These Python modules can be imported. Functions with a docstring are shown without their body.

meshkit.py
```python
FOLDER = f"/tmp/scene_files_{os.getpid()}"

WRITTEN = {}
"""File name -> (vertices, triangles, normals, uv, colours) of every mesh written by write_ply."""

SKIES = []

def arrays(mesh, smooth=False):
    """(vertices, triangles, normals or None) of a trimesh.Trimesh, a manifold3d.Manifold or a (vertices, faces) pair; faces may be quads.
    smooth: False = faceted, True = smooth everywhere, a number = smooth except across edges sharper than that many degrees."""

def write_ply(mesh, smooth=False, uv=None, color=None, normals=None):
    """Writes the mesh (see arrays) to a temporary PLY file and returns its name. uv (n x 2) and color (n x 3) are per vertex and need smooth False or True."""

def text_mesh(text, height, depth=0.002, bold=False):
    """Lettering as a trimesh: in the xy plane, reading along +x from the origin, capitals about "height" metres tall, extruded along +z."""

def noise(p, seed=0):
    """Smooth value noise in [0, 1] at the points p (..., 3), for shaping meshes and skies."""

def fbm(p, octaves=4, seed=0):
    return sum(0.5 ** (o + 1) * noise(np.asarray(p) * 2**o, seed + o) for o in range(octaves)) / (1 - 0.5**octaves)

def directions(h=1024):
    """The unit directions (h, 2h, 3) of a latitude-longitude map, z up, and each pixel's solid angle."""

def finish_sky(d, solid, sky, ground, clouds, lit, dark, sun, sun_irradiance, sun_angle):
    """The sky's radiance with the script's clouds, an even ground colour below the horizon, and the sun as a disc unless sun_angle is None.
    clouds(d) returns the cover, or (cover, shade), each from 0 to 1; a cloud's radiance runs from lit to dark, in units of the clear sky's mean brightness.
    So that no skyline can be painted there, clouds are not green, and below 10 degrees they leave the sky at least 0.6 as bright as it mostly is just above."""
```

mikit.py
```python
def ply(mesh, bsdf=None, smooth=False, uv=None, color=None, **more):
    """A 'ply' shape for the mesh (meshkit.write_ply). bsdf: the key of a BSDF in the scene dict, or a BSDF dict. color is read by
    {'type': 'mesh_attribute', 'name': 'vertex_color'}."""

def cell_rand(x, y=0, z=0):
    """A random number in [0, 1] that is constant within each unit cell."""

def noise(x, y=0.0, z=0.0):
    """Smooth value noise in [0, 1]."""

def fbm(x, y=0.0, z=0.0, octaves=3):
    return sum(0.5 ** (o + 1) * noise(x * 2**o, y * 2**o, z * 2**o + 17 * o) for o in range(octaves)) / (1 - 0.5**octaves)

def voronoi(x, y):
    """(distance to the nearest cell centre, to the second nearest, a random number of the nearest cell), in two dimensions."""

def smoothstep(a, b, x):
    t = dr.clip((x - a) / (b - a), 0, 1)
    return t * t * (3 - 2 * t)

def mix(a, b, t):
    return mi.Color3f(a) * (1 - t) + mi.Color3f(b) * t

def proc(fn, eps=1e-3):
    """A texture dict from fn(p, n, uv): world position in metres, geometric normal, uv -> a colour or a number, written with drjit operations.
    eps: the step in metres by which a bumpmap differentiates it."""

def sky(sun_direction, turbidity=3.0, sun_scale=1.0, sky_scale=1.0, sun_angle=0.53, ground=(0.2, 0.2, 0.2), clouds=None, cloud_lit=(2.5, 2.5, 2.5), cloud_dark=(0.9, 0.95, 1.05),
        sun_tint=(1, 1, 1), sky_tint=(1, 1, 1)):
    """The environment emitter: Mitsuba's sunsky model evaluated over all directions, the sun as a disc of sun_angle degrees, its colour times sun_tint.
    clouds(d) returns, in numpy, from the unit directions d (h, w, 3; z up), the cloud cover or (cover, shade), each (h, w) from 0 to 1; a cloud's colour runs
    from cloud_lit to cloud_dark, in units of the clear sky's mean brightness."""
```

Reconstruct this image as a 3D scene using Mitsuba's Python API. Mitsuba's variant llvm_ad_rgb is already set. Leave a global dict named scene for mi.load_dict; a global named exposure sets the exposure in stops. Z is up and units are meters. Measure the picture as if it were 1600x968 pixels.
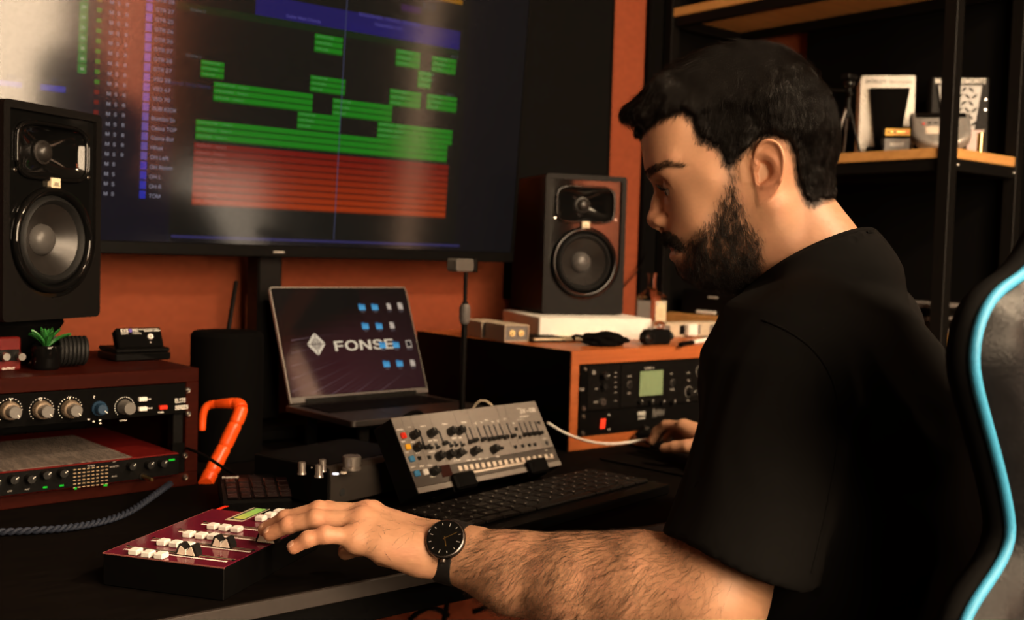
import math, random
import numpy as np, trimesh, mitsuba as mi, drjit as dr
import manifold3d as m3
from shapely.geometry import Polygon
from scipy.ndimage import map_coordinates, gaussian_filter
from scipy.interpolate import CubicSpline
from scipy.spatial import cKDTree
import mikit, meshkit
from mikit import proc, noise, fbm, smoothstep, mix
random.seed(7); rng = np.random.default_rng(7)
scene, labels = {}, {}
T4 = mi.ScalarTransform4f
# ---------------------------------------------------------------- camera, light, exposure
# world: x along the television wall, y towards that wall, z up, metres. The camera stands behind the desk's left end.
FPX = 1700.0
YAW = math.atan2(1700, 2100); PITCH = math.atan(90 / 1700); ROLL = 0.03
CAM = np.array([0, 0, 1.10])
Z = np.array([0, 0, 1.0])
f0 = np.array([math.sin(YAW), math.cos(YAW), 0]); r0 = np.array([f0[1], -f0[0], 0])
FW = f0 * math.cos(PITCH) - Z * math.sin(PITCH); u0 = f0 * math.sin(PITCH) + Z * math.cos(PITCH)
UP = u0 * math.cos(ROLL) - r0 * math.sin(ROLL); RT = r0 * math.cos(ROLL) + u0 * math.sin(ROLL)
FOCUS = 1.17
scene['camera'] = {'type': 'thinlens', 'fov': math.degrees(2 * math.atan(800 / FPX)), 'fov_axis': 'x', 'aperture_radius': 0.0031, 'focus_distance': FOCUS,
                   'near_clip': 0.05, 'far_clip': 60.0, 'to_world': T4().look_at(origin=CAM.tolist(), target=(CAM + FW).tolist(), up=UP.tolist())}
exposure = 0.0
LAMP_GLOW = (300.0, 222.0, 143.0)         # warm ceiling lamp behind the chair
WINDOW_GLOW = (21.5, 15.8, 10.2)          # daylight through the window behind the desk, warm late sun
scene['room_light'] = {'type': 'constant', 'radiance': {'type': 'rgb', 'value': [0.0005, 0.0004, 0.0004]}}
def ray(x, y): return FW + RT * (x - 800) / FPX - UP * (y - 484) / FPX
def at(x, y, d): return CAM + ray(x, y) * d                      # the point seen at a pixel, d metres along the view axis
def onz(x, y, z): v = ray(x, y); return CAM + v * (z - CAM[2]) / v[2]
def ony(x, y, q): v = ray(x, y); return CAM + v * (q - CAM[1]) / v[1]
def onx(x, y, q): v = ray(x, y); return CAM + v * (q - CAM[0]) / v[0]
def lin(*c):
    c = np.array(c, float) / 255
    return np.where(c < .04045, c / 12.92, ((c + .055) / 1.055) ** 2.4)
# ---------------------------------------------------------------- helpers: materials
def pr(key, rgb, rough=.5, metal=0., spec=.5, coat=0., sheen=0., **k):
    base = rgb if isinstance(rgb, dict) else {'type': 'rgb', 'value': [float(v) for v in rgb]}
    d = {'type': 'principled', 'base_color': base, 'roughness': rough, 'metallic': metal, 'specular': spec, **k}
    if coat: d['clearcoat'] = coat; d['clearcoat_gloss'] = .95
    if sheen: d['sheen'] = sheen
    scene[key] = {'type': 'twosided', 'bsdf': d}
    return key
def bump(key, fn, scale, eps=1e-3):
    inner = scene[key]['bsdf']
    scene[key] = {'type': 'twosided', 'bsdf': {'type': 'bumpmap', 'arbitrary': proc(fn, eps), 'scale': scale, 'bsdf': inner}}
    return key
def wall_fn(p, n, uv):
    m = fbm(p.x * 3, p.y * 3, p.z * 3, 3); g = noise(p.x * 90, p.y * 90, p.z * 90)
    return mix((.200, .045, .0175), (.245, .057, .0235), m) * (.94 + .12 * g)
def wood_fn(a, b, sx=1.0):
    def fn(p, n, uv):
        w = fbm(p.x * 5, p.y * 5 + p.z * 3, p.z * 60 + p.y * 55, 3)
        s = noise(p.x * 14, p.y * 260, p.z * 260)
        t = dr.clip(w * .8 + s * .35, 0, 1)
        return mix(a, b, t)
    return fn
pr('m_wall', proc(wall_fn), .85, spec=.2)
pr('m_floor', proc(lambda p, n, uv: mix((.02, .013, .009), (.04, .025, .016), fbm(p.x * 4, p.y * 40, 0, 3))), .5)
pr('m_ceil', (.10, .085, .07), .9)
pr('m_rack_wood', proc(wood_fn((.27, .066, .015), (.43, .115, .030))), .42, coat=.25)
pr('m_dark_wood', proc(wood_fn((.016, .0019, .0009), (.031, .0038, .0016))), .6, spec=.05)
pr('m_shelf_wood', proc(wood_fn((.36, .165, .048), (.52, .26, .080))), .5)
pr('m_desk', proc(lambda p, n, uv: mix((.0030, .0023, .0020), (.005, .0038, .0032), fbm(p.x * 30, p.y * 200, p.z * 200, 2))), .75, spec=.02)
pr('m_desk_edge', (.028, .021, .018), .6)
pr('m_black', (.0022, .0020, .0019), .5, spec=.08)
pr('m_black_rough', (.0024, .0022, .0021), .85, spec=.04)
pr('m_black_gloss', (.003, .003, .003), .05, spec=.4)
pr('m_black_metal', (.0036, .0032, .0029), .45, spec=.12)
pr('m_foam', proc(lambda p, n, uv: mi.Color3f(.002) + .002 * noise(p.x * 300, p.y * 300, p.z * 300)), .95, spec=.1)
pr('m_rubber', (.006, .006, .006), .6, spec=.3)
pr('m_grey', (.20, .19, .18), .5)
pr('m_mid_grey', (.11, .10, .095), .5)
pr('m_synth_panel', proc(lambda p, n, uv: mix((.20, .175, .155), (.235, .205, .18), noise(p.x * 700, p.y * 700, p.z * 700))), .5, spec=.4)
pr('m_synth_dark', (.065, .054, .047), .5)
pr('m_alu', (.62, .58, .54), .32, metal=1.)
pr('m_dark_alu', (.20, .18, .17), .38, metal=1.)
pr('m_steel', (.75, .72, .68), .22, metal=1.)
pr('m_brass', (.85, .58, .22), .22, metal=1.)
pr('m_white', (.78, .74, .68), .55)
pr('m_white_gloss', (.78, .74, .68), .2, coat=.4)
pr('m_cream', (.72, .58, .38), .6)
pr('m_beige', (.46, .37, .27), .55)
pr('m_print', (.80, .76, .70), .6)
pr('m_print_dim', (.36, .33, .30), .6)
pr('m_ink', (.02, .02, .02), .6)
pr('m_orange', proc(lambda p, n, uv: mix((.80, .070, .007), (.90, .095, .010), noise(p.x * 60, p.y * 60, p.z * 60))), .35)
pr('m_red', (.70, .03, .012), .35)
pr('m_red_lamp', (.9, .05, .02), .3)
pr('m_blue', (.05, .22, .42), .4)
pr('m_navy', (.012, .035, .07), .4)
pr('m_yellow', (.85, .42, .02), .45)
pr('m_burgundy', (.115, .007, .022), .12, spec=.6, coat=1.)
pr('m_red_lac', (.10, .006, .005), .45, spec=.15)
pr('m_knob', (.007, .0065, .006), .38, spec=.4)
pr('m_knob_grey', (.13, .12, .11), .42)
pr('m_silver', (.34, .32, .30), .3, metal=.5)
pr('m_leaf', proc(lambda p, n, uv: mix((.012, .10, .02), (.035, .20, .035), noise(p.x * 200, p.y * 200, p.z * 200))), .35, coat=.3)
pr('m_cyan', proc(lambda p, n, uv: mix((.022, .205, .37), (.030, .25, .43), noise(p.x * 1500, p.y * 1500, p.z * 1500))), .55)
pr('m_leather', (.0062, .0060, .0066), .42, spec=.13)
bump('m_leather', lambda p, n, uv: fbm(p.x * 420, p.y * 420, p.z * 420, 2) + .5 * noise(p.x * 900, p.y * 900, p.z * 900), .00030, 4e-4)
pr('m_paper', proc(lambda p, n, uv: mi.Color3f(.115, .09, .075) * (1 - .75 * dr.select((noise(p.x * 420, p.y * 60, 3) > .45) & (dr.abs(p.y * 130 - dr.floor(p.y * 130) - .5) < .25), 1., 0.))), .8)
pr('m_lcd', (.17, .24, .13), .25, coat=.5)
scene['m_glass'] = {'type': 'dielectric', 'int_ior': 1.5}
scene['m_green_glass'] = {'type': 'principled', 'base_color': {'type': 'rgb', 'value': [.03, .45, .09]}, 'roughness': .08, 'spec_trans': .5, 'specular': .6}
scene['m_pane'] = {'type': 'thindielectric', 'int_ior': 1.5}
def glow(rgb, w=.4): return {'type': 'area', 'radiance': {'type': 'rgb', 'value': [float(v) for v in rgb]}, 'sampling_weight': w}
def glow_v(w=1.0): return {'type': 'area', 'radiance': {'type': 'mesh_attribute', 'name': 'vertex_color'}, 'sampling_weight': w}
# ---------------------------------------------------------------- helpers: naming
def uniq(key):
    if key not in scene and key not in labels: return key
    i = 1
    while f'{key}_{i:03d}' in scene or f'{key}_{i:03d}' in labels: i += 1
    return f'{key}_{i:03d}'
def thing(name, label, cat, group=None, kind=None):
    key = uniq(name); labels[key] = {'label': label, 'category': cat}
    if group: labels[key]['group'] = group
    if kind: labels[key]['kind'] = kind
    return key
def part(parent, name, mesh, bsdf, smooth=35, label=None, kind=None, **m):
    if isinstance(mesh, list): mesh = cat(mesh)
    key = uniq(f'{parent}__{name}')
    scene[key] = mikit.ply(mesh, bsdf, smooth=smooth, **m)
    if label or kind:
        labels[key] = {}
        if label: labels[key]['label'] = label
        if kind: labels[key]['kind'] = kind
    return key
def solo(name, mesh, bsdf, label, cat_, group=None, smooth=35, **m):      # a thing that is one mesh
    if isinstance(mesh, list): mesh = cat(mesh)
    key = thing(name, label, cat_, group); scene[key] = mikit.ply(mesh, bsdf, smooth=smooth, **m); return key
def struct(name, mesh, bsdf, smooth=False, label=None):
    if isinstance(mesh, list): mesh = cat(mesh)
    scene[name] = mikit.ply(mesh, bsdf, smooth=smooth); labels[name] = {'kind': 'structure'}
    if label: labels[name]['label'] = label
    return name
# ---------------------------------------------------------------- helpers: meshes
def cat(ms):
    return trimesh.util.concatenate(ms) if len(ms) > 1 else ms[0]
def hull(pts): return trimesh.convex.convex_hull(np.asarray(pts, float))
def box(x0, x1, y0, y1, z0, z1, b=.0015):
    x0, x1 = min(x0, x1), max(x0, x1); y0, y1 = min(y0, y1), max(y0, y1); z0, z1 = min(z0, z1), max(z0, z1)
    b = min(b, .45 * (x1 - x0), .45 * (y1 - y0), .45 * (z1 - z0))
    if b <= 0: b = 1e-5
    P = []
    for i, (lx, hx) in enumerate(((x0, x1),)):
        for sx in (0, 1):
            for sy in (0, 1):
                for sz in (0, 1):
                    x = (x0, x1)[sx]; y = (y0, y1)[sy]; z = (z0, z1)[sz]
                    dx = b * (1 - 2 * sx); dy = b * (1 - 2 * sy); dz = b * (1 - 2 * sz)
                    P += [(x, y + dy, z + dz), (x + dx, y, z + dz), (x + dx, y + dy, z)]
    return hull(P)
def rbox(x0, x1, y0, y1, z0, z1, r=.005, n=6, ry=None):      # box with rounded vertical (z) edges and a small chamfer
    from shapely.geometry import box as sbox
    p = sbox(x0 + r, y0 + r, x1 - r, y1 - r).buffer(r, quad_segs=n)
    c = min(.0012, .3 * r, .3 * abs(z1 - z0))
    o = np.array(p.exterior.coords)[:-1]; q = np.array(p.buffer(-c).exterior.coords)[:-1]
    P = np.vstack([np.c_[q, np.full(len(q), z0)], np.c_[o, np.full(len(o), z0 + c)], np.c_[o, np.full(len(o), z1 - c)], np.c_[q, np.full(len(q), z1)]])
    return hull(P)
def lathe(prof, n=24):                                       # profile [(r, z)], revolved about z
    prof = np.array(prof, float); a = np.arange(n) * 2 * np.pi / n
    V = np.stack([prof[:, None, 0] * np.cos(a), prof[:, None, 0] * np.sin(a), np.broadcast_to(prof[:, None, 1], (len(prof), n))], -1).reshape(-1, 3)
    Fc = []
    for i in range(len(prof) - 1):
        for j in range(n):
            k = (j + 1) % n
            Fc += [(i * n + j, i * n + k, (i + 1) * n + k), (i * n + j, (i + 1) * n + k, (i + 1) * n + j)]
    m = trimesh.Trimesh(V, Fc, process=True); m.update_faces(m.nondegenerate_faces())
    if m.volume < 0: m.invert()
    return m
def cyl(r, z0, z1, n=20, b=.0006, r2=None):
    r2 = r if r2 is None else r2; b = min(b, .3 * r, .3 * abs(z1 - z0))
    return lathe([(0, z0), (r - b, z0), (r, z0 + b), (r2, z1 - b), (r2 - b, z1), (0, z1)], n)
def ring(r0_, r1_, z0, z1, n=24): return lathe([(r0_, z0), (r1_, z0), (r1_, z1), (r0_, z1), (r0_, z0)], n)
def tube(path, r, n=8, sub=0):
    p = np.asarray(path, float)
    if sub:
        t = np.r_[0, np.cumsum(np.linalg.norm(np.diff(p, axis=0), axis=1))]
        s = np.linspace(0, t[-1], sub); p0 = p
        p = CubicSpline(t, p)(s); r = np.interp(s, t, r) if np.ndim(r) else r
    t = np.gradient(p, axis=0); t /= np.linalg.norm(t, axis=1, keepdims=True)
    N = np.zeros_like(p); v = np.cross(t[0], [0.31, 0.2, 0.93]); N[0] = v / np.linalg.norm(v)
    for i in range(1, len(p)):
        v = N[i - 1] - t[i] * (N[i - 1] @ t[i]); N[i] = v / np.linalg.norm(v)
    B = np.cross(t, N); a = np.arange(n) * 2 * np.pi / n
    R_ = np.broadcast_to(r, (len(p),))[:, None, None]
    V = (p[:, None] + R_ * (np.cos(a)[None, :, None] * N[:, None] + np.sin(a)[None, :, None] * B[:, None])).reshape(-1, 3)
    V = np.vstack([V, p[:1], p[-1:]]); m = len(p); Fc = []
    for i in range(m - 1):
        for j in range(n):
            k = (j + 1) % n
            Fc += [(i * n + j, i * n + k, (i + 1) * n + k), (i * n + j, (i + 1) * n + k, (i + 1) * n + j)]
    for j in range(n):
        k = (j + 1) % n
        Fc += [(m * n, k, j), (m * n + 1, (m - 1) * n + j, (m - 1) * n + k)]
    return trimesh.Trimesh(V, Fc, process=False)
def prism(poly, z0, z1):
    if not hasattr(poly, 'exterior'): poly = Polygon(poly)
    m = trimesh.creation.extrude_polygon(poly, z1 - z0, engine='earcut'); m.apply_translation([0, 0, z0]); return m
def sphere(c, r, sub=2):
    m = trimesh.creation.icosphere(subdivisions=sub); m.apply_scale(np.broadcast_to(r, 3)); m.apply_translation(c); return m
def move(m, t): m = m.copy(); m.apply_translation(t); return m
def turn(m, deg, axis, c=(0, 0, 0)):
    m = m.copy(); m.apply_transform(trimesh.transformations.rotation_matrix(math.radians(deg), axis, c)); return m
TEXTS = {}
def words(s, h, x, y, z=0., bold=False, center=False, w=None, depth=.0003):
    if (s, bold) not in TEXTS: TEXTS[s, bold] = meshkit.text_mesh(s, 1., 1., bold)
    m = TEXTS[s, bold].copy(); m.apply_scale([h, h, depth])
    if w: m.apply_scale([w / m.extents[0], 1, 1])
    m.apply_translation([x - (m.bounds[:, 0].mean() if center else m.bounds[0, 0]), y, z])
    return m
class Frame:                                                  # a face: x right, y up, z out of the face
    def __init__(s, o, ex, ey):
        s.o = np.array(o, float); s.ex = np.array(ex, float) / np.linalg.norm(ex); ey = np.array(ey, float)
        ey = ey - s.ex * (ey @ s.ex); s.ey = ey / np.linalg.norm(ey); s.ez = np.cross(s.ex, s.ey)
        s.M = np.eye(4); s.M[:3, :3] = np.c_[s.ex, s.ey, s.ez]; s.M[:3, 3] = s.o
    def __call__(s, m):
        if isinstance(m, list): m = cat(m)
        m = m.copy(); m.apply_transform(s.M); return m
    def pt(s, x, y, z=0.): return s.o + s.ex * x + s.ey * y + s.ez * z
    def hit(s, px, py, z=0.):                                 # where the view through a pixel meets the face
        o = s.o + s.ez * z; v = ray(px, py); t = ((o - CAM) @ s.ez) / (v @ s.ez); q = CAM + v * t - o
        return q @ s.ex, q @ s.ey
def upright(o, yaw=0., tilt=0.):                              # a face that looks towards -y, turned by yaw, leaning back by tilt (degrees)
    a, t = math.radians(yaw), math.radians(tilt)
    ex = np.array([math.cos(a), math.sin(a), 0]); n = np.array([-math.sin(a), math.cos(a), 0])
    return Frame(o, ex, Z * math.cos(t) + n * math.sin(t))
def flat(o, yaw=0.):                                          # a face that looks up
    a = math.radians(yaw); return Frame(o, [math.cos(a), math.sin(a), 0], [-math.sin(a), math.cos(a), 0])
class Ink:                                                    # coloured flat print: quads and lettering with a colour per vertex
    def __init__(s): s.m, s.c = [], []
    def add(s, m, c): s.m.append(m); s.c.append(np.broadcast_to(np.asarray(c, float), (len(m.vertices), 3)))
    def quad(s, x0, x1, y0, y1, c, z=0., c2=None):
        m = trimesh.Trimesh([[x0, y0, z], [x1, y0, z], [x1, y1, z], [x0, y1, z]], [[0, 1, 2], [0, 2, 3]], process=False)
        s.m.append(m); s.c.append(np.array([c2 if c2 is not None else c] * 2 + [c] * 2, float))
    def text(s, t, h, x, y, c, z=0., bold=False, w=None, center=False): s.add(words(t, h, x, y, z, bold, center, w, .0001), c)
    def done(s): return cat(s.m), np.vstack(s.c)
# ---------------------------------------------------------------- the setting
WX0, WX1, WY0, WY1, H = -1.0, 2.42, -1.15, 2.0, 2.5
struct('floor', box(WX0, WX1, WY0, WY1, -.05, 0, 0), 'm_floor')
struct('ceiling', box(WX0, WX1, WY0, WY1, H, H + .05, 0), 'm_ceil')
struct('wall_front', box(WX0, WX1, WY1, WY1 + .06, 0, H, 0), 'm_wall', label='orange painted wall behind the television')
struct('wall_right', box(WX1, WX1 + .06, WY0, WY1, 0, H, 0), 'm_wall')
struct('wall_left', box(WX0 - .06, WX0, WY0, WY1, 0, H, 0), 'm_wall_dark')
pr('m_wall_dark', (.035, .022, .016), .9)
panes = ((-.08, 1.44, 1.00, 2.40, WINDOW_GLOW, 30.), (1.57, 1.80, 1.00, 2.40, tuple(np.array(WINDOW_GLOW) * 1.3), 10.), (1.92, 2.41, .44, 1.06, tuple(np.array((4.4, 3.6, 2.7))), 3.))   # openings in the rear wall: x0 x1 z0 z1, what shines in; the low third is a glow added for the screen reflection
from shapely.geometry import box as sbx
holes = Polygon([(WX0, 0), (WX1, 0), (WX1, H), (WX0, H)])
for q in panes: holes = holes.difference(sbx(q[0], q[2], q[1], q[3]))
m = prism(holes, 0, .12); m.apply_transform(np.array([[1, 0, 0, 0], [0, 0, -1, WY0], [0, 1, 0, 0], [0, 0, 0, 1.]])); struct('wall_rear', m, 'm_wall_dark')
for k, (x0, x1, z0, z1, gl, wt) in enumerate(panes):
    f = struct(f'window_{k+1}', [box(x0, x0 + .03, WY0 - .07, WY0 - .03, z0, z1), box(x1 - .03, x1, WY0 - .07, WY0 - .03, z0, z1), box(x0 + .03, x1 - .03, WY0 - .07, WY0 - .03, z0, z0 + .03), box(x0 + .03, x1 - .03, WY0 - .07, WY0 - .03, z1 - .03, z1)], 'm_white')
    g = trimesh.Trimesh([[x0, WY0 - .05, z0], [x1, WY0 - .05, z0], [x1, WY0 - .05, z1], [x0, WY0 - .05, z1]], [[0, 2, 1], [0, 3, 2]], process=False)
    part(f, 'pane', g, 'm_white', smooth=False, emitter=glow(gl, wt))
f = struct('window_4', [box(WX1 - .02, WX1 - .001, .000, .020, .4, 2.3), box(WX1 - .02, WX1 - .001, .136, .156, .4, 2.3), box(WX1 - .02, WX1 - .001, .020, .136, .4, .42), box(WX1 - .02, WX1 - .001, .020, .136, 2.28, 2.3)], 'm_white', label='added glowing salmon strip on the right wall for the stripe reflected in the television')
part(f, 'pane', trimesh.Trimesh([[WX1 - .008, .020, .42], [WX1 - .008, .136, .42], [WX1 - .008, .136, 2.28], [WX1 - .008, .020, 2.28]], [[0, 2, 1], [0, 3, 2]], process=False), 'm_white', smooth=False, emitter=glow((1.7, .72, .42), 1.))  # added glow standing in for a lit strip of the right wall
struct('baseboard_front', box(WX0, WX1, WY1 - .015, WY1, 0, .08), 'm_white')
k = thing('ceiling_lamp', 'round warm ceiling lamp hanging behind the gaming chair', 'lamp')
part(k, 'shade', move(lathe([(.165, 2.29), (.175, 2.29), (.175, 2.40), (.165, 2.40), (.165, 2.29)], 40), [1.55, -.35, 0]), 'm_black_metal')
part(k, 'diffuser', move(cyl(.162, 2.30, 2.305, 40, .001), [1.55, -.35, 0]), 'm_white', emitter=glow(LAMP_GLOW, 20.))
part(k, 'cord', tube([[1.55, -.35, 2.305], [1.55, -.35, 2.5]], .006, 8), 'm_black')
# panels on the walls
xa, xb = ony(797, 300, 1.98)[0], ony(957, 200, 1.975)[0]
k = thing('acoustic_panel', 'tall black acoustic panel on the orange wall right of the television', 'acoustic panel')
part(k, 'frame', box(xa, xb, 1.976, 1.999, .99, 2.32, .004), 'm_black_rough')
part(k, 'fabric', box(xa + .015, xb - .015, 1.973, 1.977, 1.005, 2.305, .002), 'm_foam')
pz = onx(1258, 100, WX1 - .04)
k = thing('acoustic_panel', 'wide black acoustic panel on the wall behind the shelving unit', 'acoustic panel')
part(k, 'frame', box(WX1 - .04, WX1 - .002, .17, pz[1], .30, 2.35, .004), 'm_black_rough')
k = thing('acoustic_panel', 'narrow black panel on the orange wall behind the end of the shelving unit', 'acoustic panel')
part(k, 'frame', box(2.03, 2.372, 1.979, 1.999, .30, 1.80, .004), 'm_black_rough')
k = thing('acoustic_panel', 'unseen black panel added on the right wall between the rear wall and the glowing strip', 'acoustic panel')
part(k, 'frame', box(WX1 - .04, WX1 - .002, -1.05, -.01, .30, 2.35, .004), 'm_black_rough')  # unseen, added to keep this part of the screen reflection dark
k = thing('acoustic_panel', 'unseen black panel added on the rear wall beside the window', 'acoustic panel')
part(k, 'frame', box(1.87, 2.40, WY0 + .002, WY0 + .06, 1.08, 2.4, .004), 'm_black_rough')  # out of view, added so the screen reflects dark beside the curtain
# curtain beside the window, sunlit from behind
def curtain(x0, x1, folds, amp, y):
    n = folds * 10; u = np.linspace(x0, x1, n + 1); yy = y + amp * np.sin(np.linspace(0, folds * 2 * np.pi, n + 1))
    zs = np.linspace(.25, 2.335, 12); V = np.array([[u[i], yy[i] * 1 + .01 * math.sin(3 * z + i), z] for z in zs for i in range(n + 1)])
    Fc = []
    for r in range(len(zs) - 1):
        for i in range(n):
            q = r * (n + 1) + i; Fc += [(q, q + 1, q + n + 2), (q, q + n + 2, q + n + 1)]
    return trimesh.Trimesh(V, Fc, process=False)
scene['m_curtain'] = {'type': 'principledthin', 'base_color': {'type': 'rgb', 'value': [.80, .33, .22]}, 'roughness': .8, 'diff_trans': 1.2}
ck = thing('curtain', 'salmon curtain hanging over the narrow window behind the desk', 'curtain')
part(ck, 'cloth', curtain(1.55, 1.82, 4, .012, WY0 + .07), 'm_curtain', smooth=True)
part(ck, 'rod', tube([[.4, WY0 + .075, 2.35], [1.88, WY0 + .075, 2.35]], .011, 10), 'm_black_metal')
# ---------------------------------------------------------------- desk
DT = .74
dk = thing('desk', 'long black studio desk carrying the racks, screens and controllers', 'desk')
part(dk, 'worktop', box(-.25, 2.0, 1.003, 1.97, DT - .018, DT, .001), 'm_desk')
part(dk, 'edge_strip', box(-.25, 2.0, .997, 1.003, DT - .0175, DT - .0005, .0008), 'm_desk_edge')
part(dk, 'apron', box(-.2, 1.95, 1.02, 1.045, DT - .055, DT - .018, .001), 'm_black')
for x in (-.2, 1.9):
    for y in (1.06, 1.9): part(dk, 'leg', box(x, x + .05, y, y + .05, 0, DT - .018), 'm_black_metal')
# ---------------------------------------------------------------- television
tv = upright([.29, 1.862, 1.082], 0, -4.0); TW, TH = 1.215, .70
tvk = thing('television', 'large black television showing a green and red music session on its screen', 'television')
part(tvk, 'casing', tv(box(0, TW, 0, TH, -.035, 0, .004)), 'm_black')
part(tvk, 'bezel', tv([box(0, TW, -.004, .018, 0, .004, .0015), box(0, TW, TH - .008, TH, 0, .004, .0015), box(0, .008, 0, TH, 0, .004, .0015), box(TW - .008, TW, 0, TH, 0, .004, .0015)]), 'm_black')
part(tvk, 'logo', tv(box(tv.hit(425, 408)[0], tv.hit(442, 408)[0], .004, .0075, .004, .0044, .0001)), 'm_print_dim')
part(tvk, 'neck', box(.912, .962, 1.885, 1.935, DT + .0285, 1.30, .004), 'm_black_metal')
part(tvk, 'foot', box(.64, 1.15, 1.80, 1.96, DT + .0005, DT + .028, .006), 'm_black')
ink = Ink()
def tvq(a, b, c, z=.0008, c2=None):
    x0, y1 = tv.hit(*a); x1, y0 = tv.hit(*b); ink.quad(max(x0, .008), min(x1, TW - .008), max(y0, .018), min(y1, TH - .008), c, z, c2); return x0, x1, y0, y1
def tvt(p, s, px_h, c, z=.0012, w=None):
    x, y = tv.hit(*p); k = np.hypot(*np.subtract(tv.hit(p[0], p[1] - px_h), (x, y)))
    if y < TH - .02: ink.text(s, k, x, y, c, z, w=w)
ink.quad(.008, TW - .008, .018, TH - .008, lin(9, 10, 17), .0004)
xl = tv.hit(268, 200)[0]; xr = tv.hit(722, 200)[0]
ink.quad(.008, xl, .018, TH - .008, lin(9, 9, 26), .0005)
ink.quad(xl, xl + .002, .018, TH - .008, lin(30, 32, 48), .0006)
ink.quad(xl, xr, .033, TH - .11, lin(11, 14, 13), .0006)
tvq((400, -10), (717, 78), lin(26, 22, 96), .0007); tvq((540, 34), (717, 78), lin(24, 20, 100), .0008); tvq((290, 6), (717, 83), lin(5, 5, 28), .00065)
x0, y0 = tv.hit(717, 78); ink.quad(xl, x0, y0 - .013, y0, lin(9, 36, 14), .0009)
G1, G2 = lin(20, 132, 22), lin(12, 82, 18)
def clips(a, b, n=3, top=G1, gap=lin(6, 50, 12), c_to=None, names=('DRUM KICK',), show=True):
    x0, y1 = tv.hit(*a); x1, y0 = tv.hit(*b); h = (y1 - y0) / n
    for i in range(n):
        t = i / max(n - 1, 1); c = np.array(top) * (1 - t) + np.array(c_to if c_to is not None else top) * t
        yy = y1 - i * h
        ink.quad(x0, x1, yy - h, yy, np.array(c) * .42, .0010)
        ink.quad(x0, x1, yy - h * .74, yy - h * .05, c, .0011)
        if show: ink.text(names[i % len(names)] + (' - Comp A' if x1 - x0 > .15 else ''), h * .34, x0 + .004, yy - h * .55, np.array(c) * 1.0 + lin(95, 100, 95), .0013)
SN = ('GTR RHYTHM', 'GTR DOUBLE', 'GTR LEAD')
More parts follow.
